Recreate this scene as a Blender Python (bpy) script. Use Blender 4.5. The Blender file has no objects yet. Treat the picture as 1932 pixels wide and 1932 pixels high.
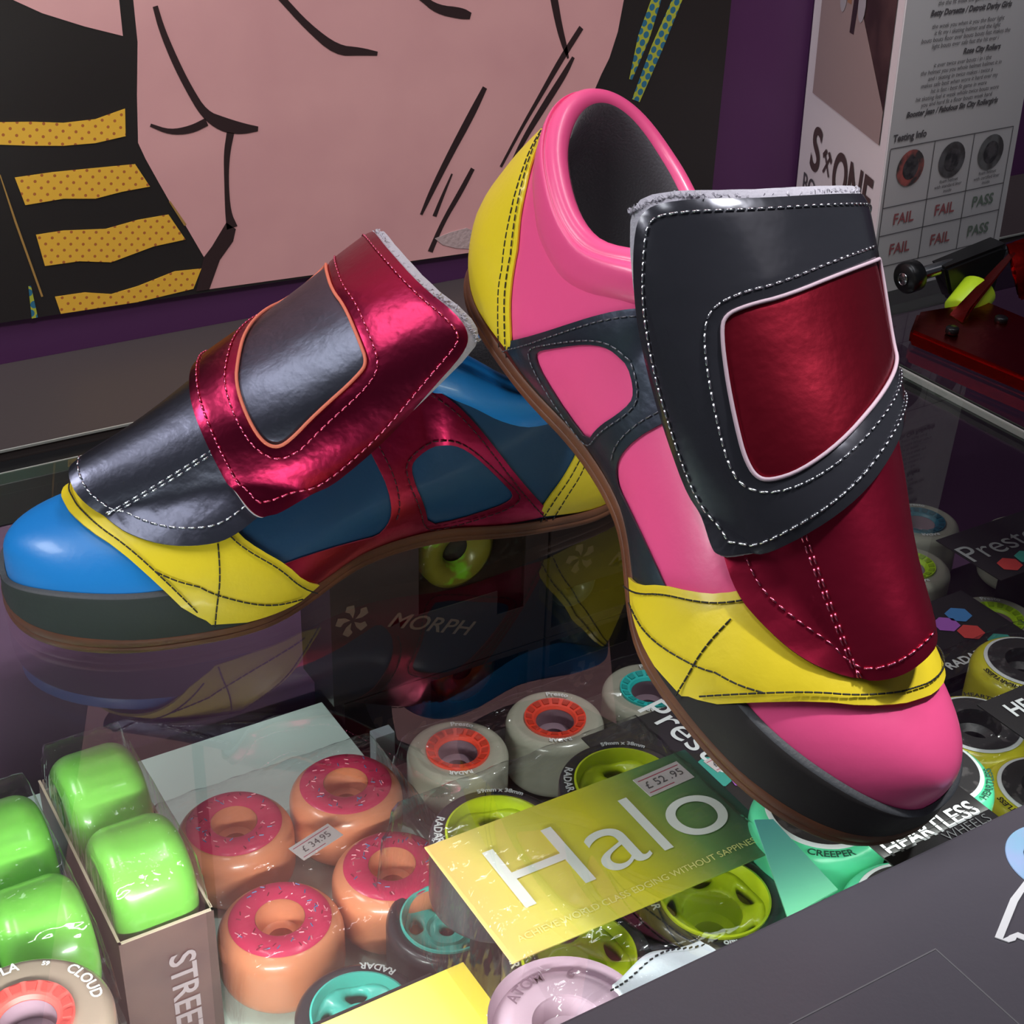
import bpy, bmesh, math, random
import numpy as np
from mathutils import Vector, Matrix, geometry
random.seed(7)
Z0 = 0.95                      # height of the counter's glass top above the floor
H = 0.37
C = bpy.context.scene.collection
# ------------------------------------------------------------------ camera
cam = bpy.data.cameras.new('camera'); camo = bpy.data.objects.new('camera', cam); C.objects.link(camo)
cam.sensor_width = 36; cam.lens = 2772 / 1932 * 36; cam.clip_start = .01
camo.matrix_world = Matrix(((.85511, .235871, -.461684, 0), (-.517589, .439619, -.734055, 0), (.029823, .86666, .498006, Z0 + H), (0, 0, 0, 1)))
bpy.context.scene.camera = camo
# ------------------------------------------------------------------ world, lights, exposure
w = bpy.data.worlds.new('room_air'); bpy.context.scene.world = w; w.use_nodes = True
w.node_tree.nodes['Background'].inputs[0].default_value = (.80, .86, 1, 1)
w.node_tree.nodes['Background'].inputs[1].default_value = .06
def area(name, loc, aim, sx, sy, power, col=(1, 1, 1)):
    l = bpy.data.lights.new(name, 'AREA'); l.shape = 'RECTANGLE'; l.size = sx; l.size_y = sy; l.energy = power; l.color = col
    o = bpy.data.objects.new(name, l); C.objects.link(o); o.location = Vector(loc) + Vector((0, 0, Z0))
    d = Vector(aim) - Vector(loc); o.rotation_euler = d.to_track_quat('-Z', 'Y').to_euler(); return o
area('ceiling_tube_light', (-.20, .70, 1.35), (.30, .60, 0), 1.2, .16, 7, (.95, .98, 1))
area('ceiling_fill_light', (1.1, -.5, 1.6), (.4, .5, 0), .9, .5, .6, (1, .93, .95))
area('side_key_light', (-.52, .79, .72), (.34, .46, .05), .55, .22, 8, (.96, .98, 1))  # side key light added low behind left; no wall lamp known there
sl = bpy.data.lights.new('poster_fill_spot', 'SPOT'); sl.energy = 28; sl.spot_size = math.radians(70); sl.spot_blend = .35; sl.shadow_soft_size = .10; sl.color = (1, .96, .95)  # spot added to brighten the poster wall, no known fixture
so = bpy.data.objects.new('poster_fill_spot', sl); C.objects.link(so); so.location = (.25, -.02, Z0 + 1.15); so.rotation_euler = Vector((.10, .86, -.44)).to_track_quat('-Z', 'Y').to_euler()
dn = bpy.data.lights.new('toe_fill_spot', 'SPOT'); dn.energy = 78; dn.spot_size = math.radians(17); dn.spot_blend = 1; dn.shadow_soft_size = .05  # narrow spot added to lift the pink toe, no fixture behind it
do = bpy.data.objects.new('toe_fill_spot', dn); C.objects.link(do); do.location = (.72, .08, Z0 + 1.30); do.rotation_euler = (Vector((.385, .375, .02)) - Vector((.72, .08, 1.30))).to_track_quat('-Z', 'Y').to_euler()
area('ceiling_tube_light', (.62, .34, 1.42), (.50, .36, 0), .9, .12, 6, (.97, .97, 1))
area('case_strip_light', (.45, .279, -.018), (.45, .50, -.20), .34, .012, .10, (.93, 1, .95))
area('case_strip_light', (.02, .279, -.018), (.06, .55, -.24), .32, .012, 2.1, (.93, 1, .95))
sc = bpy.context.scene
sc.view_settings.view_transform = 'Standard'; sc.view_settings.look = 'None'
sc.view_settings.exposure = 0.0; sc.view_settings.gamma = 1.0; sc.view_settings.use_curve_mapping = False
# ------------------------------------------------------------------ materials
def srgb(r, g, b):
    f = lambda c: (c / 255 / 12.92) if c / 255 <= .04045 else ((c / 255 + .055) / 1.055) ** 2.4
    return (f(r), f(g), f(b), 1)
MATS = {}
def mat(name, col, rough=.5, metal=0., bump=None, coat=0., spec=.5, vary=None, sheen=0., alpha=1., trans=0., emit=None, sss=0.):
    if name in MATS: return MATS[name]
    m = bpy.data.materials.new(name); m.use_nodes = True; nt = m.node_tree; b = nt.nodes['Principled BSDF']
    b.inputs['Base Color'].default_value = col; b.inputs['Roughness'].default_value = rough; b.inputs['Metallic'].default_value = metal
    b.inputs['Coat Weight'].default_value = coat; b.inputs['Coat Roughness'].default_value = .12
    b.inputs['Specular IOR Level'].default_value = spec; b.inputs['Sheen Weight'].default_value = sheen
    b.inputs['Alpha'].default_value = alpha; b.inputs['Transmission Weight'].default_value = trans
    if sss: b.inputs['Subsurface Weight'].default_value = sss; b.inputs['Subsurface Scale'].default_value = .01; b.inputs['Subsurface Radius'].default_value = (1, 1, .5)
    if emit: b.inputs['Emission Color'].default_value = col; b.inputs['Emission Strength'].default_value = emit
    tc = nt.nodes.new('ShaderNodeTexCoord')
    if bump:
        prev = None
        for sc_, st in (bump if isinstance(bump[0], tuple) else (bump,)):
            n = nt.nodes.new('ShaderNodeTexNoise'); n.inputs['Scale'].default_value = sc_; n.inputs['Detail'].default_value = 4
            nt.links.new(tc.outputs['Object'], n.inputs['Vector'])
            bp = nt.nodes.new('ShaderNodeBump'); bp.inputs['Strength'].default_value = st; bp.inputs['Distance'].default_value = .3 / sc_
            nt.links.new(n.outputs['Fac'], bp.inputs['Height'])
            if prev: nt.links.new(prev.outputs['Normal'], bp.inputs['Normal'])
            prev = bp
        nt.links.new(prev.outputs['Normal'], b.inputs['Normal'])
    if vary:                                                   # (scale, second colour, low, high)
        n = nt.nodes.new('ShaderNodeTexNoise'); n.inputs['Scale'].default_value = vary[0]; n.inputs['Detail'].default_value = 3
        nt.links.new(tc.outputs['Object'], n.inputs['Vector'])
        r = nt.nodes.new('ShaderNodeValToRGB'); r.color_ramp.elements[0].color = col; r.color_ramp.elements[1].color = vary[1]
        r.color_ramp.elements[0].position = vary[2]; r.color_ramp.elements[1].position = vary[3]
        nt.links.new(n.outputs['Fac'], r.inputs[0]); nt.links.new(r.outputs[0], b.inputs['Base Color'])
    MATS[name] = m; return m
def clear(name, tint=(1, 1, 1, 1), ior=1.5, rough=0., bump=None, haze=0., hazecol=(1, 1, 1, 1)):
    """thin clear sheet: Fresnel reflection over straight transparency"""
    if name in MATS: return MATS[name]
    m = bpy.data.materials.new(name); m.use_nodes = True; nt = m.node_tree; nt.nodes.clear()
    o = nt.nodes.new('ShaderNodeOutputMaterial'); t = nt.nodes.new('ShaderNodeBsdfTransparent'); t.inputs[0].default_value = tint
    g = nt.nodes.new('ShaderNodeBsdfGlossy'); g.inputs['Roughness'].default_value = rough
    lw = nt.nodes.new('ShaderNodeLayerWeight'); lw.inputs['Blend'].default_value = .5
    # Schlick from facing term, the same from both sides of the sheet
    p = nt.nodes.new('ShaderNodeMath'); p.operation = 'POWER'; p.inputs[1].default_value = 5
    nt.links.new(lw.outputs['Facing'], p.inputs[0])
    f0 = ((ior - 1) / (ior + 1)) ** 2
    ma = nt.nodes.new('ShaderNodeMath'); ma.operation = 'MULTIPLY_ADD'; ma.inputs[1].default_value = 1 - f0; ma.inputs[2].default_value = f0
    nt.links.new(p.outputs[0], ma.inputs[0])
    mx = nt.nodes.new('ShaderNodeMixShader'); nt.links.new(ma.outputs[0], mx.inputs[0]); nt.links.new(t.outputs[0], mx.inputs[1]); nt.links.new(g.outputs[0], mx.inputs[2])
    if bump:
        tc = nt.nodes.new('ShaderNodeTexCoord'); n = nt.nodes.new('ShaderNodeTexNoise'); n.inputs['Scale'].default_value = bump[0]; n.inputs['Detail'].default_value = 3
        mp = nt.nodes.new('ShaderNodeMapping'); mp.inputs['Scale'].default_value = (1, 2.6, 1); mp.inputs['Rotation'].default_value = (0, 0, .5)
        nt.links.new(tc.outputs['Object'], mp.inputs[0]); nt.links.new(mp.outputs[0], n.inputs['Vector'])
        bp = nt.nodes.new('ShaderNodeBump'); bp.inputs['Strength'].default_value = bump[1]; bp.inputs['Distance'].default_value = .01
        nt.links.new(n.outputs['Fac'], bp.inputs['Height']); nt.links.new(bp.outputs[0], g.inputs['Normal'])
    last = mx
    if haze:
        d = nt.nodes.new('ShaderNodeBsdfDiffuse'); d.inputs[0].default_value = hazecol
        m2 = nt.nodes.new('ShaderNodeMixShader'); m2.inputs[0].default_value = haze
        nt.links.new(mx.outputs[0], m2.inputs[1]); nt.links.new(d.outputs[0], m2.inputs[2]); last = m2
    nt.links.new(last.outputs[0], o.inputs[0]); MATS[name] = m; return m
def dotted(name, base, dot, cell, size, rot=.785):
    if name in MATS: return MATS[name]
    m = mat(name, base, .55); nt = m.node_tree; b = nt.nodes['Principled BSDF']
    tc = nt.nodes.new('ShaderNodeTexCoord'); sp = nt.nodes.new('ShaderNodeSeparateXYZ'); cb = nt.nodes.new('ShaderNodeCombineXYZ')
    nt.links.new(tc.outputs['Object'], sp.inputs[0]); nt.links.new(sp.outputs[0], cb.inputs[0]); nt.links.new(sp.outputs[2], cb.inputs[1])
    mp = nt.nodes.new('ShaderNodeMapping'); mp.inputs['Rotation'].default_value = (0, 0, rot); nt.links.new(cb.outputs[0], mp.inputs[0])
    v = nt.nodes.new('ShaderNodeTexVoronoi'); v.voronoi_dimensions = '2D'; v.inputs['Scale'].default_value = 1 / cell; v.inputs['Randomness'].default_value = 0
    nt.links.new(mp.outputs[0], v.inputs['Vector'])
    l = nt.nodes.new('ShaderNodeMath'); l.operation = 'LESS_THAN'; l.inputs[1].default_value = size; nt.links.new(v.outputs['Distance'], l.inputs[0])
    mx = nt.nodes.new('ShaderNodeMix'); mx.data_type = 'RGBA'; mx.inputs[6].default_value = base; mx.inputs[7].default_value = dot
    nt.links.new(l.outputs[0], mx.inputs[0]); nt.links.new(mx.outputs[2], b.inputs['Base Color']); return m
# ------------------------------------------------------------------ object helpers
def tag(o, label=None, cat=None, group=None, kind=None):
    for k, v in (('label', label), ('category', cat), ('group', group), ('kind', kind)):
        if v: o[k] = v
    return o
def empty(name, loc, rz=0., label=None, cat=None, group=None, M=None):
    o = bpy.data.objects.new(name, None); C.objects.link(o); o.empty_display_size = .02
    if M is not None: o.matrix_world = M
    else: o.location = (loc[0], loc[1], loc[2] + Z0); o.rotation_euler = (0, 0, rz)
    return tag(o, label, cat, group)
def link(name, me, mats, parent=None, smooth=True, loc=None):
    o = bpy.data.objects.new(name, me); C.objects.link(o)
    for m in (mats if isinstance(mats, (list, tuple)) else [mats]): me.materials.append(m)
    if smooth:
        for p in me.polygons: p.use_smooth = True
    if parent is not None: o.parent = parent
    elif loc is None: o.location = (0, 0, Z0)
    if loc is not None: o.location = loc if parent is not None else (loc[0], loc[1], loc[2] + Z0)
    return o
def mesh(V, F, mi=None):
    me = bpy.data.meshes.new('m'); me.from_pydata([tuple(map(float, v)) for v in V], [], [tuple(map(int, f)) for f in F])
    if mi is not None:
        for p, i in zip(me.polygons, mi): p.material_index = i
    me.validate(); return me
def frombm(bm):
    me = bpy.data.meshes.new('m'); bmesh.ops.recalc_face_normals(bm, faces=bm.faces); bm.to_mesh(me); bm.free(); return me
def sharp(o, ang=40):
    try: o.data.set_sharp_from_angle(angle=math.radians(ang))
    except Exception: pass
    return o
def box(bm, x0, x1, y0, y1, z0, z1, bev=0., mi=0):
    r = bmesh.ops.create_cube(bm, size=1); vs = r['verts']
    for v in vs: v.co = Vector(((x0 + x1) / 2 + v.co.x * (x1 - x0), (y0 + y1) / 2 + v.co.y * (y1 - y0), (z0 + z1) / 2 + v.co.z * (z1 - z0)))
    fs = {f for v in vs for f in v.link_faces}
    for f in fs: f.material_index = mi
    if bev:
        es = list({e for v in vs for e in v.link_edges}); bmesh.ops.bevel(bm, geom=es, offset=bev, segments=2, affect='EDGES', profile=.6)
def boxo(name, dims, m, parent=None, bev=.0008, loc=None):
    bm = bmesh.new(); box(bm, *dims, bev=bev); return link(name, frombm(bm), m, parent, smooth=False, loc=loc)
def lathe(prof, n=64, mi=None):
    """prof list of (r,z); returns mesh data"""
    V, F, I = [], [], []
    for (r, z) in prof:
        for k in range(n): a = 2 * math.pi * k / n; V.append((r * math.cos(a), r * math.sin(a), z))
    m = len(prof)
    for i in range(m - 1):
        for k in range(n):
            F.append((i * n + k, i * n + (k + 1) % n, (i + 1) * n + (k + 1) % n, (i + 1) * n + k)); I.append(mi[i] if mi else 0)
    return V, F, I
def lathe_o(name, prof, m, parent, n=64, mi=None, loc=(0, 0, 0), sh=35):
    V, F, I = lathe(prof, n, mi); me = mesh(V, F, I)
    bm = bmesh.new(); bm.from_mesh(me); bmesh.ops.recalc_face_normals(bm, faces=bm.faces); bm.to_mesh(me); bm.free()
    return sharp(link(name, me, m, parent, loc=loc), sh)
def inpoly(P, poly):
    P = np.asarray(P, float); x, y = P[:, 0], P[:, 1]; poly = np.asarray(poly, float); ins = np.zeros(len(P), bool); j = len(poly) - 1
    for i in range(len(poly)):
        xi, yi, xj, yj = poly[i, 0], poly[i, 1], poly[j, 0], poly[j, 1]
        c = ((yi > y) != (yj > y)) & (x < (xj - xi) * (y - yi) / ((yj - yi) if yj != yi else 1e-12) + xi); ins ^= c; j = i
    return ins
def edgedist(P, loops):
    P = np.asarray(P, float); d = np.full(len(P), 1e9)
    for L in loops:
        A = np.asarray(L, float); B = np.roll(A, -1, 0); ab = B - A
        for a, v in zip(A, ab):
            t = np.clip(((P - a) @ v) / max(v @ v, 1e-12), 0, 1); d = np.minimum(d, np.hypot(*(P - a - t[:, None] * v).T))
    return d
def resample(L, step, closed=True):
    L = np.asarray(L, float); M_ = np.vstack([L, L[:1]]) if closed else L; out = []
    for a, b in zip(M_[:-1], M_[1:]):
        n = max(1, int(math.ceil(np.hypot(*(b - a)) / step)))
        for k in range(n): out.append(a + (b - a) * k / n)
    if not closed: out.append(M_[-1])
    return np.array(out)
def chaikin(L, n=2, closed=True):
    L = np.asarray(L, float)
    for _ in range(n):
        N = np.roll(L, -1, 0) if closed else L[1:]; A = L if closed else L[:-1]
        q = .75 * A + .25 * N; r = .25 * A + .75 * N; X = np.empty((2 * len(q), 2)); X[0::2] = q; X[1::2] = r
        L = X if closed else np.vstack([L[:1], X, L[-1:]])
    return L
def cdt(loops, step, interior=True):
    """triangulate outer loop with holes, interior grid points; -> pts, tris"""
    pts = []; edges = []
    for L in loops:
        s = len(pts); pts += [tuple(p) for p in L]; edges += [(s + i, s + (i + 1) % len(L)) for i in range(len(L))]
    if interior:
        A = np.asarray(loops[0]); x0, y0 = A.min(0); x1, y1 = A.max(0)
        gx, gy = np.meshgrid(np.arange(x0, x1, step), np.arange(y0, y1, step)); G = np.stack([gx.ravel(), gy.ravel()], 1)
        ok = inpoly(G, loops[0])
        for h in loops[1:]: ok &= ~inpoly(G, h)
        G = G[ok]
        if len(G): G = G[edgedist(G, loops) > step * .45]
        pts += [tuple(p) for p in G]
    v, e, f, *_ = geometry.delaunay_2d_cdt([Vector(p) for p in pts], edges, [], 0, 1e-7)
    v = np.array([tuple(q) for q in v]); f = [t for t in f if len(t) == 3]
    cen = np.array([v[list(t)].mean(0) for t in f]); ok = inpoly(cen, loops[0])
    for h in loops[1:]: ok &= ~inpoly(cen, h)
    return v, [t for t, k in zip(f, ok) if k]
def shell(v2, tris, bot, top):
    """closed solid from 2D triangulation with bottom and top positions; material 1 on the rim"""
    n = len(v2); V = np.vstack([top, bot]); F = []; I = []; cnt = {}
    for t in tris:
        a = v2[list(t)]; s = np.cross(a[1] - a[0], a[2] - a[0])
        if s < 0: t = (t[0], t[2], t[1])
        F.append(t); I.append(0); F.append((t[2] + n, t[1] + n, t[0] + n)); I.append(0)
        for p, q in ((t[0], t[1]), (t[1], t[2]), (t[2], t[0])): cnt[(p, q)] = 1
    for (p, q) in list(cnt):
        if (q, p) not in cnt: F.append((q, p, p + n, q + n)); I.append(1)
    return V, F, I
def slab(loops, z0, z1, xf=None, step=.01, interior=False):
    """flat extruded outline"""
    loops = [np.asarray(L, float) for L in loops]; v, t = cdt(loops, step, interior)
    o = np.ones((len(v), 1)); return shell(v, t, np.hstack([v, o * z0]), np.hstack([v, o * z1]))
FONT = {}
def textgeo(s, size=1., bold=0., res=3, shear=0.):
    c = bpy.data.curves.new('t', 'FONT'); c.body = s; c.size = size; c.resolution_u = res if size < .02 else 10; c.offset = bold; c.shear = shear; c.align_x = 'CENTER'; c.align_y = 'CENTER'
    o = bpy.data.objects.new('t', c); C.objects.link(o); dg = bpy.context.evaluated_depsgraph_get(); dg.update(); me = bpy.data.meshes.new_from_object(o.evaluated_get(dg))
    V = np.array([v.co[:] for v in me.vertices]) if len(me.vertices) else np.zeros((0, 3)); F = [tuple(p.vertices) for p in me.polygons]
    bpy.data.objects.remove(o); bpy.data.curves.remove(c); bpy.data.meshes.remove(me); return V, F
def text(name, s, size, m, parent, M, bold=0., shear=0., arc=None, sx=1.):
    """flat lettering; M places it; arc = (radius, centre angle, outward up?) bends it round a circle"""
    V, F = textgeo(s, size, bold, 3, shear)
    if not len(V): return None
    V[:, 0] *= sx
    if arc:
        R_, a0, s_ = arc; r = R_ + s_ * V[:, 1]; th = a0 - s_ * V[:, 0] / R_; V = np.stack([r * np.cos(th), r * np.sin(th), V[:, 2]], 1)
    V = np.array([tuple(M @ Vector(v)) for v in V]); return link(name, mesh(V, F), m, parent, smooth=False)
def T(x, y, z, rz=0., rx=0.): return Matrix.Translation((x, y, z)) @ Matrix.Rotation(rz, 4, 'Z') @ Matrix.Rotation(rx, 4, 'X')
def chaikin3(S):
    S = np.asarray(S, float)
    for _ in range(2):
        q = .75 * S[:-1] + .25 * S[1:]; r = .25 * S[:-1] + .75 * S[1:]; X = np.empty((2 * len(q), 3)); X[0::2] = q; X[1::2] = r; S = np.vstack([S[:1], X, S[-1:]])
    return S
# ------------------------------------------------------------------ the place: wall, floor, counter
m_purple = mat('purple_paint', srgb(78, 36, 82), .55, bump=(60, .05)); m_blk = mat('black_laminate', srgb(82, 78, 86), .38, bump=((400, .08), (9, .03)))
m_floor = mat('dark_floor', srgb(60, 55, 55), .6, vary=(6, srgb(80, 74, 70), .3, .7))
def structure(name, dims, m): o = boxo(name, dims, m); return tag(o, kind='structure')
structure('wall_back', (-1.6, 2.2, .8435, .93, -Z0, 1.75), m_purple)
structure('floor', (-1.6, 2.2, -1.2, .93, -Z0 - .05, -Z0), m_floor)
m_glass = clear('counter_glass', (.93, .955, .945, 1), 1.95); m_under = clear('counter_glass_underside', (1, 1, 1, 1), 1.0)
m_gedge = mat('glass_edge', srgb(74, 82, 74), .2, coat=.6); m_chan = mat('black_channel', srgb(22, 22, 24), .3); m_alu = mat('bright_metal_edge', srgb(190, 192, 186), .3, .3)
m_shelf = mat('white_shelf', srgb(205, 225, 215), .35); m_ledge = mat('dark_ledge', srgb(66, 58, 58), .45, bump=(300, .05)); m_case = mat('case_purple', srgb(98, 66, 96), .55)
ctr = empty('display_counter', (.3, .45, -Z0), 0, 'black shop counter with a glass top and lit goods inside', 'counter')
def part(name, dims, m, bev=.0006): o = boxo(name, dims, m, ctr, bev); o.location = (-.3, -.45, Z0); return o
def glass(name, x0, x1, y0, y1):
    V = [(x0, y0, 0), (x1, y0, 0), (x1, y1, 0), (x0, y1, 0), (x0, y0, -.006), (x1, y0, -.006), (x1, y1, -.006), (x0, y1, -.006)]
    o = link(name, mesh(V, [(0, 1, 2, 3), (7, 6, 5, 4), (0, 4, 5, 1), (1, 5, 6, 2), (2, 6, 7, 3), (3, 7, 4, 0)], [0, 1, 2, 2, 2, 2]), [m_glass, m_under, m_gedge], ctr, smooth=False); o.location = (-.3, -.45, Z0); return o
glass('glass_top', -.9, .6495, .255, .7045); glass('glass_top', .6535, 1.7, .255, .7045)
part('joint_strip', (.6496, .6534, .27, .7045, -.012, -.0005), m_chan, .0003)
part('joint_edge', (.6487, .6497, .27, .7045, -.004, .0006), m_alu, .0002)
part('back_channel', (-.9, 1.7, .7046, .7300, -.03, -.006), m_chan); part('channel_lip', (-.9, 1.7, .7297, .7306, -.0010, .0004), m_alu, .0001); part('channel_lip', (-.9, 1.7, .7046, .7052, -.0010, .0004), m_alu, .0001)
part('back_ledge', (-.9, 1.7, .7307, .8434, -.03, -.0006), m_ledge)
part('front_board', (-.9, 1.7, .10, .2588, -.030, .004), m_blk, .0012)
part('front_panel', (-.9, 1.7, .10, .118, -Z0, -.0305), m_blk); part('front_rail', (-.9, 1.7, .245, .262, -.29, -.0305), m_chan)
part('back_panel', (-.9, 1.7, .705, .72, -.5, -.031), m_case); part('case_floor', (-.9, 1.7, .263, .704, -.283, -.263), m_case)
part('shelf', (-.9, .2925, .264, .679, -.196, -.190), m_shelf); part('shelf', (.2945, 1.6, .264, .602, -.196, -.190), mat('dark_shelf', srgb(48, 44, 44), .4))
part('shelf_post', (.2935, .3060, .606, .614, -.2625, -.168), mat('grey_post', srgb(150, 160, 165), .4))
# thin inlaid hatch in the front board
m_line = mat('scuffed_seam', srgb(110, 108, 112), .5)
bm = bmesh.new(); box(bm, .15, .3126, .2221, .2226, .0038, .0042); box(bm, .3122, .3127, .11, .2221, .0038, .0042); o = link('hatch_seam', frombm(bm), m_line, ctr, False, (-.3, -.45, Z0))
# ------------------------------------------------------------------ poster on the wall
D = {"pink":[[[0.262,0.95],[0.2664,0.1909],[0.2665,0.1792],[0.2632,0.1497],[0.2611,0.1222],[0.2646,0.1123],[0.2713,0.097],[0.2768,0.0848],[0.2854,0.0686],[0.2956,0.0465],[0.2974,0.0249],[0.3873,0.0216],[0.4838,0.0185],[0.5401,0.0164],[0.5609,0.0444],[0.5721,0.0808],[0.5828,0.1182],[0.5886,0.1302],[0.5944,0.1404],[0.6001,0.1575],[0.655,0.5],[0.62,0.95]],[[0.02,0.95],[0.2004,0.2071],[0.215,0.1991],[0.2373,0.1903],[0.2583,0.1834],[0.2582,0.203],[0.25,0.95]]],"black":[[[0.3117,0.0663],[0.3176,0.0613],[0.3153,0.0537],[0.3058,0.0431],[0.2974,0.0249],[0.2887,0.025],[0.2956,0.0465],[0.3013,0.0525]]],"yel":[[[0.1758,0.144],[0.2016,0.1414],[0.2192,0.1388],[0.2375,0.1388],[0.2553,0.1429],[0.254,0.1271],[0.2359,0.1252],[0.2176,0.1259],[0.1999,0.1281],[0.1741,0.1321]],[[0.1881,0.1113],[0.2097,0.1116],[0.2406,0.1106],[0.258,0.11],[0.2656,0.0955],[0.2484,0.0947],[0.2323,0.0928],[0.2139,0.0954],[0.1918,0.0947]],[[0.1955,0.0764],[0.2116,0.0765],[0.2365,0.0737],[0.2562,0.0763],[0.2754,0.0768],[0.2847,0.0596],[0.2644,0.0584],[0.2374,0.0527],[0.2186,0.0565],[0.1982,0.0569]],[[0.2016,0.037],[0.2195,0.0366],[0.2353,0.0327],[0.2521,0.0349],[0.2762,0.0404],[0.2933,0.0393],[0.2871,0.027],[0.2511,0.0247],[0.2037,0.0258]]],"str":[[[0.2785,0.1981,0.003],[0.2811,0.1853,0.0036],[0.2873,0.167,0.0042],[0.294,0.1511,0.0042],[0.3025,0.1347,0.0048],[0.3136,0.1271,0.0088],[0.3252,0.1232,0.0072],[0.3361,0.1219,0.0028]],[[0.2694,0.1318,0.0018],[0.2805,0.1262,0.003],[0.2936,0.1262,0.0048],[0.3038,0.1298,0.0048]],[[0.3183,0.1217,0.0048],[0.315,0.1092,0.004],[0.3136,0.0929,0.0027],[0.3132,0.0729,0.0036],[0.3152,0.0624,0.0072]],[[0.3224,0.2335,0.004],[0.355,0.1975,0.004],[0.3713,0.1795,0.0042],[0.39,0.1638,0.0064],[0.4061,0.1618,0.0048],[0.4178,0.1594,0.0024]],[[0.4262,0.207,0.0036],[0.4488,0.1908,0.0036],[0.4601,0.1827,0.0054],[0.4773,0.1791,0.0072],[0.4843,0.1769,0.004]],[[0.5365,0.2216,0.0056],[0.5469,0.1838,0.0056],[0.5521,0.1649,0.0048],[0.5575,0.1507,0.0036],[0.5605,0.1435,0.0012]],[[0.5699,0.1628,0.004],[0.5553,0.144,0.0045],[0.5396,0.1209,0.0032],[0.5257,0.101,0.0024],[0.5098,0.0758,0.002]],[[0.5647,0.1438,0.0024],[0.5581,0.1332,0.0048],[0.5441,0.1151,0.005],[0.5281,0.0935,0.004],[0.5182,0.0765,0.0024]],[[0.5578,0.1154,0.0012],[0.549,0.1038,0.002]],[[0.496,0.1306,0.0036],[0.4863,0.1143,0.0056],[0.4705,0.0898,0.0048],[0.4566,0.0665,0.004],[0.4486,0.0513,0.002]],[[0.4719,0.076,0.0012],[0.4647,0.0617,0.0024],[0.4587,0.0487,0.0032]],[[0.4878,0.0775,0.0032],[0.479,0.0634,0.004],[0.4649,0.0433,0.0032],[0.4555,0.0242,0.004]]],"ystr":[[[0.1802,0.1139,0.0006],[0.1851,0.0853,0.0012],[0.1942,0.0384,0.0012]],[[0.2768,0.0848,0.0009],[0.2854,0.0686,0.0016]]],"dstr":[[[0.6751,0.3063,0.008],[0.6311,0.1778,0.008],[0.6223,0.1521,0.01],[0.6136,0.1242,0.0024]],[[0.7238,0.339,0.008],[0.6493,0.1765,0.008],[0.6344,0.144,0.01],[0.6194,0.1089,0.007]],[[0.1878,0.0461,0.0015],[0.1882,0.026,0.0036]]],"scr":[[[0.4588,0.0331],[0.4711,0.0356],[0.4835,0.0368],[0.4941,0.0313],[0.4901,0.0205],[0.4754,0.0236],[0.465,0.0276]]]}
poster = empty('wall_poster', (.3, .8435, .02), 0, 'large comic style poster, pink figure with black strokes and yellow striped cloth, on purple wall', 'poster')
def wallslab(name, polys, m, y0=.8404, t=.0003, parent=None):
    V, F, I = [], [], []
    for P in polys:
        v, f, i = slab([P], 0, t); n = len(V); V += [(a - .3, (y0 - c) - .8435, b - .02) for a, b, c in v]; F += [tuple(n + k for k in q) for q in f]; I += i
    bm = bmesh.new(); me = mesh(V, F); bm.from_mesh(me); return link(name, frombm(bm), m, poster, False)
m_pk = mat('poster_pink', srgb(226, 168, 168), .5, vary=(14, srgb(216, 158, 160), .35, .7)); m_bk = mat('poster_black', srgb(34, 30, 30), .5); m_in = mat('poster_ink', srgb(50, 32, 34), .5)
wallslab('backing', [[(-.4, .052), (.1678, .0265), (.4838, .0177), (.6965, .012), (.6985, .95), (-.4, .95)]], m_bk, .8434, .003)
wallslab('pink_print', D['pink'], m_pk)
def strokepoly(S):
    S = np.array(S); p = S[:, :2]; w_ = S[:, 2] / 2; t = np.gradient(p, axis=0); t /= np.hypot(*t.T)[:, None]; n = np.stack([-t[:, 1], t[:, 0]], 1)
    return np.vstack([p + n * w_[:, None], (p - n * w_[:, None])[::-1]])
wallslab('black_strokes', [strokepoly(chaikin3(S)) for S in D['str']] + D['black'], m_in, .8401)
m_yd = dotted('poster_yellow', srgb(235, 180, 60), srgb(180, 100, 50), .0052, .17, .95)
wallslab('yellow_stripes', D['yel'], m_yd, .8402); m_gold = mat('poster_gold', srgb(170, 130, 70), .5)
for S in D['ystr']: wallslab('yellow_outline', [strokepoly(S)], m_gold, .8402)
m_dots = dotted('poster_dots', srgb(175, 180, 60), srgb(45, 110, 140), .0058, .40, .5)
for S in D['dstr']: wallslab('dotted_ribbon', [strokepoly(S)], m_dots, .8402)
wallslab('torn_patch', D['scr'], mat('torn_paper', srgb(190, 165, 165), .8, bump=(300, .6)), .8400)
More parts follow.
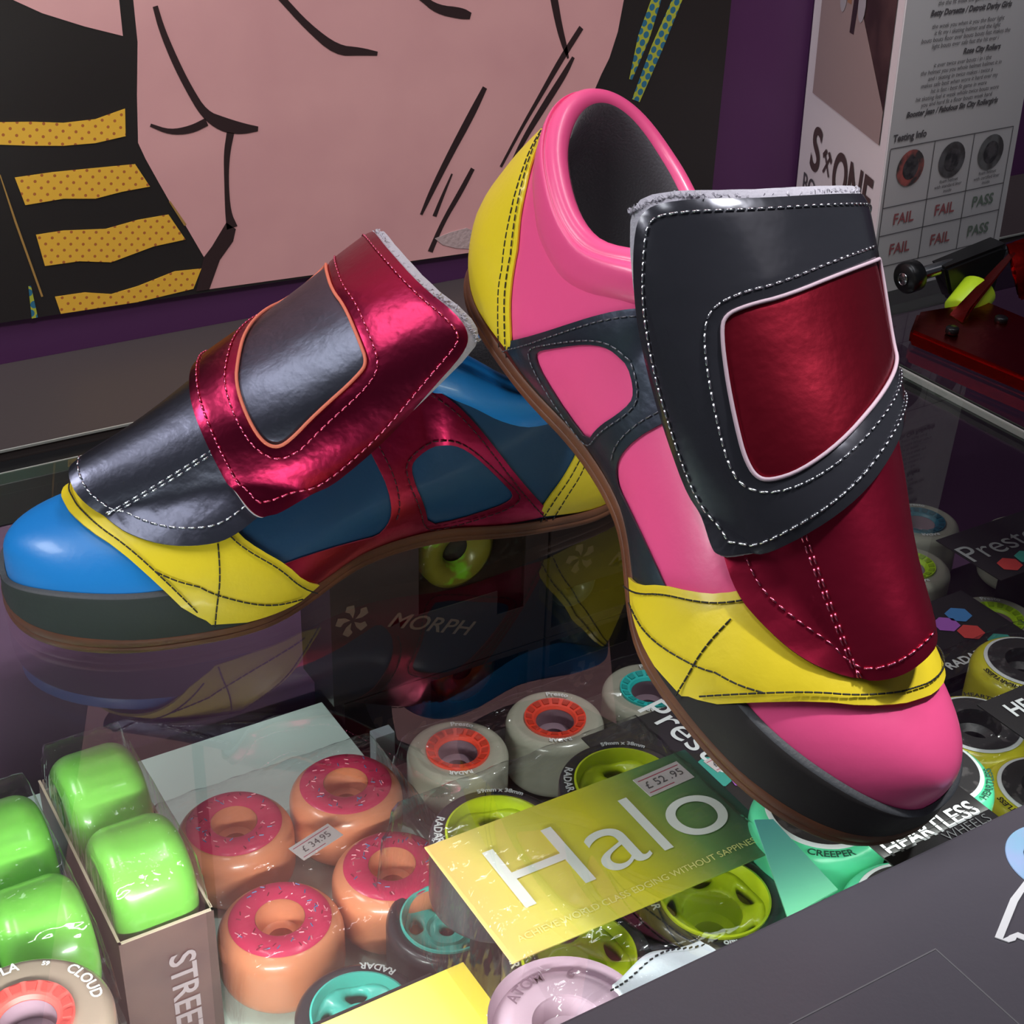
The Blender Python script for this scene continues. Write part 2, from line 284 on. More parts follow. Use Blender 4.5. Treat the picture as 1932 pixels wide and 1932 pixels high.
# ------------------------------------------------------------------ standing leaflet
m_paper = mat('white_card', srgb(236, 220, 224), .5); m_pgrey = mat('laminated_page', srgb(196, 193, 196), .25, coat=.6); m_ink = mat('brown_ink', srgb(84, 62, 62), .6); m_gink = mat('grey_ink', srgb(80, 76, 80), .6)
F0 = Vector((.7151, .6845, 0)); leaf = empty('folded_leaflet', F0, 0, 'tall folded white and grey leaflet with a pass and fail table, standing on the glass', 'leaflet')
dl = Vector((.39, .92, 0)).normalized(); lean = Vector((-.0077, 0, .198)).normalized()
def face_o(name, d, w_, h_, m, s_=1):
    n = d.cross(Vector((0, 0, 1))) * s_; V = []
    for t in (0, .0006):
        for a, b in ((0, 0), (w_, 0), (w_, h_), (0, h_)): V.append(d * a + lean * b - n * t)
    return link(name, mesh(V, [(0, 1, 2, 3), (7, 6, 5, 4), (0, 4, 5, 1), (1, 5, 6, 2), (2, 6, 7, 3), (3, 7, 4, 0)]), m, leaf, False)
f1 = face_o('front_page', dl, .168, .27, m_paper, -1); dr = Vector((1, .042, 0)).normalized(); f2 = face_o('table_page', dr, .131, .27, m_pgrey)
def on(d, a, b, e=.0004): n = d.cross(Vector((0, 0, 1))); return d * a + lean * b + (n if n.y < 0 else -n) * e
def faceM(d, a, b, e=.0005, roll=0.):
    z = d.cross(lean); o = on(d, a, b, e); return Matrix(((d.x, lean.x, z.x, o.x), (d.y, lean.y, z.y, o.y), (d.z, lean.z, z.z, o.z), (0, 0, 0, 1))) @ Matrix.Rotation(roll, 4, 'Z')
# the left page is read from the camera's side, so its writing runs towards the fold
dlr = -dl
def onleft(u, b, e=.0009):      # u 0 at the far edge .. .168 at the fold
    z = dlr.cross(lean); o = dl * (.168 - u) + lean * b + z * e; return Matrix(((dlr.x, lean.x, z.x, o.x), (dlr.y, lean.y, z.y, o.y), (dlr.z, lean.z, z.z, o.z), (0, 0, 0, 1)))
def quadon(name, M, x0, y0, x1, y1, m, par): 
    V = [tuple(M @ Vector(p)) for p in ((x0, y0, 0), (x1, y0, 0), (x1, y1, 0), (x0, y1, 0))]; return link(name, mesh(V, [(0, 1, 2, 3)]), m, par, False)
ph = mat('printed_photo', srgb(90, 62, 62), .45, vary=(26, srgb(60, 40, 42), .35, .62)); quadon('photo', onleft(0, 0, .0008), .018, .103, .156, .262, ph, f1)
M0 = onleft(0, 0, .0010)
def polyon(name, M, P, m, par): V = [tuple(M @ Vector((a, b, 0))) for a, b in P]; return link(name, mesh(V, [tuple(range(len(V)))]), m, par, False)
polyon('road', M0, [(.018, .103), (.156, .103), (.156, .125), (.12, .158), (.085, .190), (.05, .192), (.018, .170)], mat('photo_road', srgb(168, 142, 140), .45), f1)
M1 = onleft(0, 0, .0012); m_skin = mat('photo_skin', srgb(165, 118, 92), .45); m_dk = mat('photo_dark', srgb(58, 42, 46), .45)
polyon('skater_leg', M1, [(.066, .262), (.088, .262), (.084, .225), (.074, .205), (.078, .178), (.070, .178), (.062, .210)], m_skin, f1)
polyon('skater_leg', M1, [(.092, .262), (.112, .262), (.104, .232), (.094, .205), (.088, .160), (.080, .160), (.084, .210)], m_dk, f1)
polyon('skater_shorts', onleft(0, 0, .0013), [(.086, .262), (.108, .262), (.100, .240), (.094, .236)], mat('photo_blue', srgb(84, 112, 168), .45), f1)
for x_ in (.062, .098): polyon('knee_guard', onleft(0, 0, .0014), [(x_ + .007 * math.cos(a), .182 + .012 * math.sin(a)) for a in np.linspace(0, 6.28, 14)[:-1]], mat('photo_white', srgb(176, 166, 172), .45), f1)
text('printed_text', 'S', .046, m_ink, f1, onleft(.036, .0640), .0010, .1); text('printed_text', 'ONE', .046, m_ink, f1, onleft(.1135, .0600), .0010, .1, None, .80)
bm = bmesh.new()
for a in (.7, -.7):
    M_ = onleft(.0627, .0620) @ Matrix.Rotation(a, 4, 'Z')
    for q in (((-.0011, -.010), (.0011, -.010), (.0011, .008), (-.0011, .008)), ((-.005, .007), (.005, .007), (.004, .0105), (-.004, .0105))): bm.faces.new([bm.verts.new(M_ @ Vector((a_, b_, 0))) for a_, b_ in q])
link('crossed_hammers', frombm(bm), m_ink, f1, False); text('printed_text', 'BO', .022, m_gink, f1, onleft(.030, .034))
Mr = faceM(dr, 0, 0, .0006); V, F = [], []
def ln(x0, y0, x1, y1, w_=.0006):
    d = Vector((x1 - x0, y1 - y0)); n = Vector((-d.y, d.x)).normalized() * w_ / 2; i = len(V)
    for p in ((x0 - n.x, y0 - n.y), (x1 - n.x, y1 - n.y), (x1 + n.x, y1 + n.y), (x0 + n.x, y0 + n.y)): V.append(tuple(Mr @ Vector((p[0], p[1], 0))))
    F.append((i, i + 1, i + 2, i + 3))
for y_ in (.0204, .0432, .0630, .1035): ln(.003, y_, .1243, y_)
for x_ in (.003, .0454, .0846, .1243): ln(x_, .0204, x_, .1035)
link('table_rules', mesh(V, F), m_gink, f2, False)
m_red = mat('red_ink', srgb(150, 84, 88), .6); m_grn = mat('green_ink', srgb(104, 118, 106), .6)
for i, x_ in enumerate((.0245, .0650, .1045)):
    for y_ in (.0315, .0530): text('printed_text', ('FAIL', 'FAIL', 'PASS')[i], .0108, (m_red, m_red, m_grn)[i], f2, faceM(dr, x_, y_, .0007), .0002)
    c_ = [(x_ + .013 * math.cos(a), .088 + .0125 * math.sin(a)) for a in np.linspace(0, 6.28, 25)[:-1]]; polyon('helmet_picture', faceM(dr, 0, 0, .0007), c_, mat(('pic_red', 'pic_grey', 'pic_grey2')[i], (srgb(172, 92, 88), srgb(96, 94, 98), srgb(104, 104, 106))[i], .4, vary=(90, srgb(70, 66, 68), .4, .6)), f2)
    polyon('helmet_picture', faceM(dr, 0, 0, .0009), [(x_ + .0075 * math.cos(a), .088 + .008 * math.sin(a)) for a in np.linspace(0, 6.28, 19)[:-1]], mat('pic_dark', srgb(52, 50, 54), .4, vary=(160, srgb(84, 80, 84), .4, .6)), f2)
    if i: text('printed_text', ('', 'foam helmet\nwith standard liner\ninside', 'foam helmet\nwith certified liner\ninside')[i], .0036, m_gink, f2, faceM(dr, x_, .070, .0007))
text('printed_text', 'Testing Info', .0066, m_gink, f2, faceM(dr, .0200, .110, .0007), .0002)
for x_, y_, s_ in ((.058, .1245, 'Booster Jean / Fabulous Sin City Rollergirls'), (.078, .161, 'Rose City Rollers'), (.062, .188, 'Betty Dorsette / Detroit Derby Girls')): text('printed_text', s_, .0051, m_gink, f2, faceM(dr, x_, y_, .0007), .0002, .2)
words = 'it is the best helmet i ever wore and the light fit makes my whole game feel safe when you hit the floor hard twice a week in fast skating bouts'.split(); rw = random.Random(5)
for y_ in list(np.arange(.1295, .155, .0042)) + list(np.arange(.167, .183, .0042)) + [.194, .199, .204]: text('printed_text', ' '.join(rw.choice(words) for _ in range(9)), .0042, m_gink, f2, faceM(dr, .061, y_, .0007), 0, .1)
# ------------------------------------------------------------------ skate boots: one last, described by stations from heel (u=0) to toe (u=1)
BL = .31157
UW = [0, .12, .3, .5, .7, .85, 1.0]; UT = [0, .12, .25, .38, .5, .65, .8, 1.0]
WB = [.02852, .03154, .03234, .02984, .04716, .04916, .04777]; WM = [.03536, .0363, .03986, .04084, .0453, .04908, .0444]
YC = [-.00093, .0007, .00217, -.00025, .00411, -.00202, -.00916]
ZT = [.10299, .09136, .08525, .10402, .0895, .07213, .05479, .05019]; ZB = [.00103, 0, .0036, .00911, .00646, .00072, .0003, .0005]
PW = [.96, 1.00794, .99745, 1.17097, 1.09127, .95709, .85831, .84369]
SK = list(np.linspace(0, 1, 6))
FX = [.10013, .13891, .17586, .21277, .24782, .28462]; FZ = [.15377, .13425, .11604, .09965, .08148, .0645]
FW = [.05524, .05221, .04662, .03885, .02928, .02141]; FD = [.02695, .03147, .03595, .03917, .04097, .03969]; FY = [-.00033, -.00048, -.00028, 0, -.00037, -.0034]
def interp(ks, vs, x):
    ks = np.asarray(ks, float); vs = np.asarray(vs, float); x = np.clip(np.asarray(x, float), ks[0], ks[-1])
    m = np.empty_like(vs); h_ = np.diff(ks); d = np.diff(vs) / h_
    m[1:-1] = (d[:-1] * h_[1:] + d[1:] * h_[:-1]) / (ks[2:] - ks[:-2]); m[0] = d[0]; m[-1] = d[-1]
    i = np.clip(np.searchsorted(ks, x, side='right') - 1, 0, len(ks) - 2); h = ks[i + 1] - ks[i]; t = (x - ks[i]) / h
    return (2*t**3 - 3*t**2 + 1) * vs[i] + (t**3 - 2*t**2 + t) * h * m[i] + (-2*t**3 + 3*t**2) * vs[i + 1] + (t**3 - t**2) * h * m[i + 1]
def ends(u, n=2.4, a=.16, b=.22):
    e = np.ones_like(u); e = np.where(u < a, (1 - np.clip((a - u) / a, 0, 1)**n)**(1 / n), e)
    return np.where(u > 1 - b, (1 - np.clip((u - 1 + b) / b, 0, 1)**n)**(1 / n), e)
def upper(u, v, side=1.):
    u, v = np.broadcast_arrays(np.asarray(u, float), np.asarray(v, float)); u = np.clip(u, 0, 1)
    e = ends(u); w_ = interp(UW, WM, u) * e; wb = interp(UW, WB, u) * e; zb = interp(UT, ZB, u) + .007; zt = interp(UT, ZT, u)
    k = np.clip((u - .78) / .22, 0, 1); zt = zt - (zt - .02942) * (1 - (1 - k**2.2)**.40616)
    op = .02838 * np.clip(1 - ((u - .2017) / .20098)**2, 0, 1)**.5 * 1.12
    yo = np.minimum(op, w_ * .9); th = np.clip(v, 0, 1) * np.pi / 2
    y = yo + (w_ - yo) * np.maximum(np.cos(th), 0)**interp(UT, PW, u); y = y - (w_ - wb) * (1 - np.clip(v / .25, 0, 1))**2
    z = zb + (zt - zb) * np.sin(th)
    bx = interp([0, .03, .06, .10, .14], [0, -.00676, -.00112, .01213, .0182], z)
    return np.stack([u * BL + bx * np.clip(1 - u / .35, 0, 1)**1.5, interp(UW, YC, u) + side * y, z], -1)
# finer stations at heel and toe
def st(p):
    q = np.abs(p); u = np.where(q < .16, q**2 / .16, q); u = np.where(q > .78, 1 - (1 - q)**2 / .22, u); return u
def ist(u):
    s = np.sign(u); u = np.abs(u)
    p = np.where(u < .16, np.sqrt(u * .16), u); return np.where(s == 0, 1, s) * np.where(u > .78, 1 - np.sqrt(np.maximum(1 - u, 0) * .22), p)
def surf_over(P):      # p heel..toe, v 0..2 over the ridge to the inner side
    p, v = P[:, 0] / 3, P[:, 1]; u = st(p); a = upper(u, np.minimum(v, 1), 1); b = upper(u, np.clip(2 - v, 0, 1), -1); return np.where((v <= 1)[:, None], a, b)
def surf_heel(P):      # p signed round the heel
    p, v = P[:, 0] / 3, P[:, 1]; u = st(p); a = upper(u, v, 1); b = upper(u, v, -1); return np.where((p >= 0)[:, None], a, b)
def half(u, z):
    u = np.clip(u, 0, 1); w_ = interp(UW, WM, u) * ends(u); zb = interp(UT, ZB, u) + .007; zt = interp(UT, ZT, u); k = np.clip((u - .78) / .22, 0, 1); zt = zt - (zt - .02942) * (1 - (1 - k**2.2)**.40616)
    yo = np.minimum(.02838 * np.clip(1 - ((u - .2017) / .20098)**2, 0, 1)**.5, w_ * .9) * np.clip((.40 - u) / .10, 0, 1); q = (z - .0029 - zb) / (zt - zb)
    c = yo + (w_ - yo) * np.sqrt(np.clip(1 - np.clip(q, 0, 1)**2, 0, 1))**interp(UT, PW, u) + .0058
    return np.where(q > 1, yo + .0058 - (q - 1) * (zt - zb) * 3, c), interp(UW, YC, u)
def surf_flap(P):
    s, a = P[:, 0] / 3.6, P[:, 1]; sc = np.clip(s, 0, .99)
    dx = (interp(SK, FX, sc + .01) - interp(SK, FX, sc)) / .01; dz = (interp(SK, FZ, sc + .01) - interp(SK, FZ, sc)) / .01
    l = np.hypot(dx, dz); tx, tz = dx / l, dz / l; ex = s - np.clip(s, 0, 1); al = a * np.pi / 2
    W_ = interp(SK, FW, s); D = interp(SK, FD, s); d = D * (1 - np.cos(al)); nx, nz = -tz, tx
    f = np.stack([interp(SK, FX, s) + dx * ex - nx * d, interp(SK, FY, s) + W_ * np.sin(al), interp(SK, FZ, s) + dz * ex - nz * d], -1)
    h_, yc = half(f[:, 0] / BL, f[:, 2]); y = f[:, 1] - yc; sg = np.where(a >= 0, 1, -1); ay = y * sg   # the flap never sinks into the upper
    m = .5 * (ay + h_ + np.sqrt((ay - h_)**2 + .004**2)); f[:, 1] = yc + sg * m; return f
def nrm(S, P, e=2e-3):
    a = S(P + [e, 0]) - S(P - [e, 0]); b = S(P + [0, e]) - S(P - [0, e]); n = np.cross(a, b)
    l = np.linalg.norm(n, axis=1); n = n / np.maximum(l, 1e-12)[:, None]
    q = S(P); c = q.copy(); c[:, 1] = 0; c[:, 2] = np.minimum(q[:, 2] * .5, .03); c[:, 0] = np.clip(q[:, 0], .05, BL - .05)
    s = np.sign((n * (q - c)).sum(1)); return n * np.where(s == 0, 1, s)[:, None]
def inset(L, d):
    L = np.asarray(L, float); t = np.roll(L, -1, 0) - np.roll(L, 1, 0); t /= np.maximum(np.hypot(*t.T), 1e-9)[:, None]; n = np.stack([-t[:, 1], t[:, 0]], 1)
    ar = (L[:, 0] * np.roll(L[:, 1], -1) - np.roll(L[:, 0], -1) * L[:, 1]).sum(); return L + n * d * (1 if ar > 0 else -1)
class Boot:
    def __init__(s, M, outer, label, group, pal):
        s.o = outer; s.root = empty('skate_boot', (0, 0, 0), 0, label, 'boot', group, M); s.pal = pal
    def fin(s, name, V, F, I, m, parent=None, sh=None):
        V = np.array(V, float).copy(); V[:, 1] *= s.o
        bm = bmesh.new(); me = mesh(V, F, I); bm.from_mesh(me); bpy.data.meshes.remove(me); bmesh.ops.recalc_face_normals(bm, faces=bm.faces)
        me = bpy.data.meshes.new(name); bm.to_mesh(me); bm.free(); o = link(name, me, m, parent or s.root)
        if sh: sharp(o, sh)
        return o
    def patch(s, name, S, loop, m, off=.0006, th=.0014, holes=(), step=.05, scale=3., parent=None, soft=2, puff=.5):
        f = (lambda L: ist(np.asarray(L)[:, 0])) if scale == 3. else (lambda L: np.asarray(L)[:, 0])
        prep = lambda L: resample(chaikin(np.stack([f(L) * scale, np.asarray(L, float)[:, 1]], 1), soft), step)
        loops = [prep(L) for L in [loop] + list(holes)]
        v, t = cdt(loops, step * 1.05); q = S(v); n = nrm(S, v)
        d = edgedist(v, loops); k = (1 - puff) + puff * np.clip(d / (step * 1.2), 0, 1)**.6
        V, F, I = shell(v, t, q + n * off, q + n * (off + th * k)[:, None]); return s.fin(name, V, F, I, m, parent, 50)
    def stitch(s, name, S, line, m, parent, off=.0022, gap=.0042, ln=.0026, r=.00042, scale=3., soft=2, closed=False, raw=False):
        L = np.asarray(line, float)
        if not raw: L = chaikin(np.stack([(ist(L[:, 0]) if scale == 3. else L[:, 0]) * scale, L[:, 1]], 1), soft, closed)
        L = resample(L, .02, closed)
        if closed: L = np.vstack([L, L[:1]])
        q = S(L) + nrm(S, L) * off; dl = np.r_[0, np.cumsum(np.linalg.norm(np.diff(q, axis=0), axis=1))]
        n_ = max(2, int(dl[-1] / gap)); V, F = [], []
        for k in range(n_):
            c = (k + .5) / n_ * dl[-1]; a = np.array([np.interp(c - ln / 2, dl, q[:, i]) for i in range(3)]); b = np.array([np.interp(c + ln / 2, dl, q[:, i]) for i in range(3)])
            t = b - a; t /= max(np.linalg.norm(t), 1e-9); x = np.cross(t, [.3, .2, .93]); x /= np.linalg.norm(x); y = np.cross(t, x); i0 = len(V)
            V += [a - t * r * .6] + [a + (x * math.cos(j * math.pi / 2.5) + y * math.sin(j * math.pi / 2.5)) * r for j in range(5)] + [b + (x * math.cos(j * math.pi / 2.5) + y * math.sin(j * math.pi / 2.5)) * r for j in range(5)] + [b + t * r * .6]
            for j in range(5):
                j2 = (j + 1) % 5; F += [(i0, i0 + 1 + j2, i0 + 1 + j), (i0 + 1 + j, i0 + 1 + j2, i0 + 6 + j2, i0 + 6 + j), (i0 + 11, i0 + 6 + j, i0 + 6 + j2)]
        return s.fin(name, V, F, [0] * len(F), m, parent)
    def build(s):
        P = s.pal
        # upper: one closed leather skin
        ps = np.r_[np.linspace(0, .16, 14), np.linspace(.18, .78, 34), 1 - np.linspace(.20, 0, 18)]; vs = np.linspace(0, 2, 57)
        V = []; F = []
        for p in ps:
            u = st(np.array([p]))[0]
            for v in vs: V.append(upper(u, min(v, 1), 1) if v <= 1 else upper(u, 2 - v, -1))
        nv = len(vs); opn = lambda i, j: ps[i] < .37 and 27 <= j < 29
        for i in range(len(ps) - 1):
            for j in range(nv - 1):
                if not (st(ps[i]) < .385 and j in (28,)) : F.append((i * nv + j, i * nv + j + 1, (i + 1) * nv + j + 1, (i + 1) * nv + j))
        # v==1 appears once: outer rim; start the inner half at its own rim
        V = np.array(V)
        extra = len(V); V = np.vstack([V, np.array([upper(st(np.array([p]))[0], 1, -1) for p in ps])])
        F = [f for f in F]
        for i in range(len(ps) - 1):
            if st(ps[i]) < .385: F.append((extra + i, i * nv + 29, (i + 1) * nv + 29, extra + i + 1))
        I = []
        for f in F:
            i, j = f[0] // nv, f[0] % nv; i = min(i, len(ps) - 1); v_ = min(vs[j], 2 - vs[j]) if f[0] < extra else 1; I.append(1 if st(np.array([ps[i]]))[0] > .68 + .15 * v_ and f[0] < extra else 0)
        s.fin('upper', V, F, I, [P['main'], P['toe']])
        # sole
        loop = [];
        for sd in (1, -1):
            for p in (ps if sd > 0 else ps[::-1]): 
                u = st(np.array([p]))[0]; e = ends(np.array([u]))[0]; loop.append((u, interp(UW, YC, u) + sd * (interp(UW, WB, u) + .0026) * e))
        loop = np.array(loop); n = len(loop); xs = loop[:, 0] * (BL + .003) - .0015 * (1 - loop[:, 0]); zb = interp(UT, ZB, loop[:, 0]); V = []; F = []
        inx = .985; cen = np.stack([np.clip(xs, .02, BL - .02), 0 * xs], 1)
        for dz, k in ((0, .975), (.0012, 1), (.0030, 1), (.0034, .992), (.0038, 1), (.0066, 1), (.0074, .985)):
            for a in range(n): V.append((cen[a, 0] + (xs[a] - cen[a, 0]) * k, loop[a, 1] * k, zb[a] + dz))
        for r in range(6):
            for a in range(n): F.append((r * n + a, r * n + (a + 1) % n, (r + 1) * n + (a + 1) % n, (r + 1) * n + a))
        h = n // 2
        for base in (0, 6 * n):
            for a in range(h - 1): F.append((base + a, base + a + 1, base + n - 2 - a, base + n - 1 - a))
        s.fin('sole', V, F, [0] * len(F), P['sole'], sh=45)
        # toe bumper: one band round the toe
        lo = [(u, 0.005) for u in np.linspace(.72, 1, 9)]; up = [(.72, .262), (.80, .27), (.85, .285), (.90, .30), (.95, .315), (1.0, .33)]
        for sd, nm in ((1, 'outer'),):
            pv = np.array([ist(np.array([u]))[0] * 3 for u, v in up]); 
        pts = []; F = []; qs = np.r_[np.linspace(ist(np.array([.72]))[0], .78, 4)[:-1], np.linspace(.78, 1, 26)]; top = lambda p: np.interp(st(np.array([p]))[0], [.72, .80, .85, .90, .95, 1], [.262, .27, .285, .30, .315, .33])
        ring = [(p, 1) for p in qs] + [(p, -1) for p in qs[::-1][1:]]; m_ = 9
        for p, sd in ring:
            u = st(np.array([p]))[0]; q = upper(np.full(m_, u), np.r_[np.linspace(0, top(p) * .955, m_ - 1), top(p)], sd); c = np.array([min(q[0, 0], BL - .05), interp(UW, YC, u), 0]); d = q - c; d[:, 2] = 0; d /= np.linalg.norm(d, axis=1)[:, None]
            kk = np.full(m_, .0026); kk[-1] = .0016; kk[0] = .0028
            pts += list(q + d * kk[:, None]) + [q[-1] + d[-1] * .0002 + np.array([0, 0, .0004])]
        m2 = m_ + 1
        for i in range(len(ring) - 1):
            for j in range(m2 - 1): F.append((i * m2 + j, i * m2 + j + 1, (i + 1) * m2 + j + 1, (i + 1) * m2 + j))
        s.fin('toe_bumper', pts, F, [1 if (k % (m2 - 1)) >= m_ - 2 else 0 for k in range(len(F))], [P['bumper'], P['bumper_edge']], sh=60)
        # heel counter
        hc = [(.0, .70), (.041, .665), (.065, .624), (.104, .542), (.14, .428), (.175, .305), (.199, .21), (.223, .12), (.238, .0)]
        loop = hc + [(-a, b) for a, b in hc[::-1][:-1]]
        h_ = s.patch('heel_counter', surf_heel, loop, [P['accent'], P['accent']], off=.0004, th=.0016, soft=1, step=.04)
        for k, o_ in ((-.012, .0024), (-.034, .0024)): s.stitch('stitching', surf_heel, [(a + k * (1 - .5 * b), b) for a, b in hc[1:]], P['thread_accent'], h_, off=.0021, gap=.0034, ln=.0024, r=.0003)
        # toe strap over the vamp, both sides
        A_ = [(.765, 0), (.80, .125), (.828, .31), (.868, .58), (.895, .74), (.909, .91), (.910, 1.0)]; B_ = [(.598, 0), (.632, .09), (.655, .2), (.69, .325), (.712, .43), (.73, .6), (.75, 1.0)]
        loop = A_ + [(a, 2 - b) for a, b in A_[::-1][1:]] + [(a, 2 - b) for a, b in B_] + B_[::-1][1:]
        v_ = s.patch('toe_strap', surf_over, loop, [P['accent'], P['accent_edge']], off=.0020, th=.0022, soft=1, step=.05)
        kw = dict(off=.0047, gap=.0032, ln=.0027, r=.00036)
        for ln_ in ([(a - .012, b) for a, b in A_[1:]] + [(a - .012, 2 - b) for a, b in A_[::-1][1:-1]], [(.614 + .0, .0)] + [(a + .012, b) for a, b in B_[1:6]], [(.743, .44), (.752, .25), (.763, .12), (.768, .02)], [(.83, .40), (.80, .30), (.762, .19), (.70, .06), (.64, .02)]):
            s.stitch('stitching', surf_over, ln_, P['thread_accent'], v_, **kw)
        # side harness with a cut-out, outer and inner side
        ho = [(.197, 0), (.235, .11), (.268, .215), (.312, .36), (.36, .505), (.392, .60), (.43, .80), (.52, .80)]
        hi = [(.52, .62), (.503, .50), (.494, .40), (.482, .28), (.479, .17), (.485, .12), (.50, .085), (.53, .11), (.59, .165), (.645, .20), (.70, .21), (.70, .0)]
        win = [(.395, .36), (.42, .352), (.438, .335), (.444, .31), (.440, .24), (.430, .17), (.413, .04), (.368, .042), (.31, .10), (.288, .135), (.284, .165), (.30, .21), (.335, .29), (.36, .335), (.378, .355)]
        for side_ in (0, 1):
            fl = (lambda L: L) if not side_ else (lambda L: [(a, 2 - b) for a, b in L])
            h_ = s.patch('side_harness', surf_over, fl(ho + hi), [P['harness'], P['harness_edge']], off=.0005, th=.0013, holes=[fl(win)], soft=1, step=.04)
            if not side_:
                kw = dict(off=.0021, gap=.0036, ln=.0026, r=.0003)
                s.stitch('stitching', surf_over, [(a + .014, b) for a, b in ho[:7]], P['thread'], h_, **kw)
                s.stitch('stitching', surf_over, [(a - .012, b + .02) for a, b in hi[:6][::-1]] [::-1], P['thread'], h_, **kw)
                W_ = np.array(win); c = W_.mean(0); s.stitch('stitching', surf_over, [tuple(c + (np.array(q) - c) * 1.13 + [0, .003]) for q in win], P['thread'], h_, closed=True, **kw)
        # collar roll and lining
        vr = lambda u: np.interp(u, [0, .06, .103, .172, .25, .31, .36, .40], [.64, .653, .594, .51, .505, .51, .54, .58])
        aa = np.r_[np.linspace(0, .12, 9)**1.0, np.linspace(.14, .86, 30), np.linspace(.88, 1, 7)]; us = np.clip(.2017 - .20098 * np.cos(aa * np.pi), .0002, .402)
        ring = [(u, 1) for u in us] + [(u, -1) for u in us[::-1][1:-1]]; n = len(ring)
        R_ = np.array([upper(u, 1, sd) for u, sd in ring]); tg = np.roll(R_, -1, 0) - np.roll(R_, 1, 0); nn = np.stack([-tg[:, 1], tg[:, 0], 0 * tg[:, 0]], 1); nn /= np.maximum(np.linalg.norm(nn, axis=1), 1e-9)[:, None]
        cc = np.array([.2017 * BL, 0, 0]); flip = np.sign((nn * (cc - R_) * [1, 1, 0]).sum(1)); nn *= flip[:, None]
        for _ in range(2): nn = (np.roll(nn, 1, 0) + 2 * nn + np.roll(nn, -1, 0)); nn /= np.linalg.norm(nn, axis=1)[:, None]
        V = []; kA = 12; kB = 9; rr = .0050
        for (u, sd), r0, d in zip(ring, R_, nn):
            for k in range(kA):
                t = k / (kA - 1); v = vr(u) + (1 - vr(u)) * t; q = upper(u, v, sd); b = .0062 * (math.sin(math.pi * min(t * .62, 1)) ** .55 if t > 0 else 0) ; V.append(q - d * b - np.array([0, 0, rr * t * t]))
            e0 = V[-1]
            for k in range(1, kB):
                f = math.pi * .5 * (k / (kB - 1)) * 2; ce = e0 + d * rr; V.append(ce - d * rr * math.cos(f) + np.array([0, 0, rr * 1.05 * math.sin(f)]))
        m_ = kA + kB - 1; F = [(i * m_ + j, i * m_ + j + 1, ((i + 1) % n) * m_ + j + 1, ((i + 1) % n) * m_ + j) for i in range(n) for j in range(m_ - 1)]
        s.fin('padded_collar', V, F, [0] * len(F), P['collar'])
        E0 = [np.array(V[i * m_ + m_ - 1]) for i in range(n)]; c3 = np.array([.2 * BL, 0, .0]); V = []; F = []
        for i in range(n):
            e = E0[i]; d = nn[i]; T0 = np.array(V_ if False else e)
            seq = [e - d * .0004 + [0, 0, .0027], e - d * .0001 + [0, 0, .0015], e + [0, 0, .0002], e + d * .0006 - [0, 0, .006], e - d * .002 - [0, 0, .02], e - d * .004 - [0, 0, .04], e - d * .005 - [0, 0, .06], np.array([e[0], e[1] * .9, .020])]
            V += seq
        m2 = 8; F = [(i * m2 + j, i * m2 + j + 1, ((i + 1) % n) * m2 + j + 1, ((i + 1) % n) * m2 + j) for i in range(n) for j in range(m2 - 1)]
        V.append((.2 * BL, 0, .020)); F += [(i * m2 + 7, len(V) - 1, ((i + 1) % n) * m2 + 7) for i in range(n)]
        s.fin('lining', V, F, [0] * len(F), P['lining'])
        # long tongue flap, its pale lining and the broad closing strap
        tg_ = P['tongue_line']
        f_ = s.patch('tongue_flap', surf_flap, tg_, [P['tongue'], P['tongue_edge']], off=0, th=.0018, scale=3.6, soft=2, step=.075)
        s.patch('tongue_lining', surf_flap, [(a - (.018 if a > .7 else 0), b * .95) for a, b in tg_], [P['felt']] * 2, off=-.0042, th=.0036, scale=3.6, soft=2, step=.09)
        kw = dict(scale=3.6, off=.0021, gap=.0040, ln=.0028, r=.00044)
        t2 = inset(np.stack([np.array(tg_)[:, 0] * 3.6, np.array(tg_)[:, 1]], 1), .085)
        for off_ in (0,): s.stitch('stitching', surf_flap, chaikin(t2[3:-5], 2, False), P['thread_tongue'], f_, raw=True, **kw)
        s.stitch('stitching', surf_flap, [(.966, .59), (.89, .566), (.80, .54), (.70, .53)], P['thread_tongue'], f_, **kw)
        s.stitch('stitching', surf_flap, [(.966, .61), (.89, .59), (.80, .565), (.70, .555)], P['thread_tongue'], f_, **kw)
        so = P['strap_line']
        sw = P['window_line']
        s.patch('strap_lining', surf_flap, [(a - .020 if a < .17 else a, b * 1.045 if a < .3 else b) for a, b in so], [P['fleece']] * 2, off=.0016, th=.0035, scale=3.6, soft=1, step=.06)
        k_ = s.patch('closing_strap', surf_flap, so, [P['strap'], P['strap_edge']], off=.0050, th=.0022, holes=[sw], scale=3.6, soft=2, step=.06)
        i_ = s.patch('strap_inlay', surf_flap, [(a, b) for a, b in inset(np.array(sw), -.02)], [P['inlay'], P['inlay_edge']], off=.0046, th=.0016, scale=3.6, soft=1, step=.06, parent=k_)
        # raw piping round the cut-out
        L = chaikin(np.stack([np.array(sw)[:, 0] * 3.6, np.array(sw)[:, 1]], 1), 2); L = resample(L, .05); q = surf_flap(L) + nrm(surf_flap, L) * .0070; V, F = [], []
        for i in range(len(q)):
            t = q[(i + 1) % len(q)] - q[i - 1]; t /= np.linalg.norm(t); x = nrm(surf_flap, L[i:i + 1])[0]; y = np.cross(t, x)
            for j in range(6): a = j * math.pi / 3; V.append(q[i] + (x * math.cos(a) + y * math.sin(a)) * .0008)
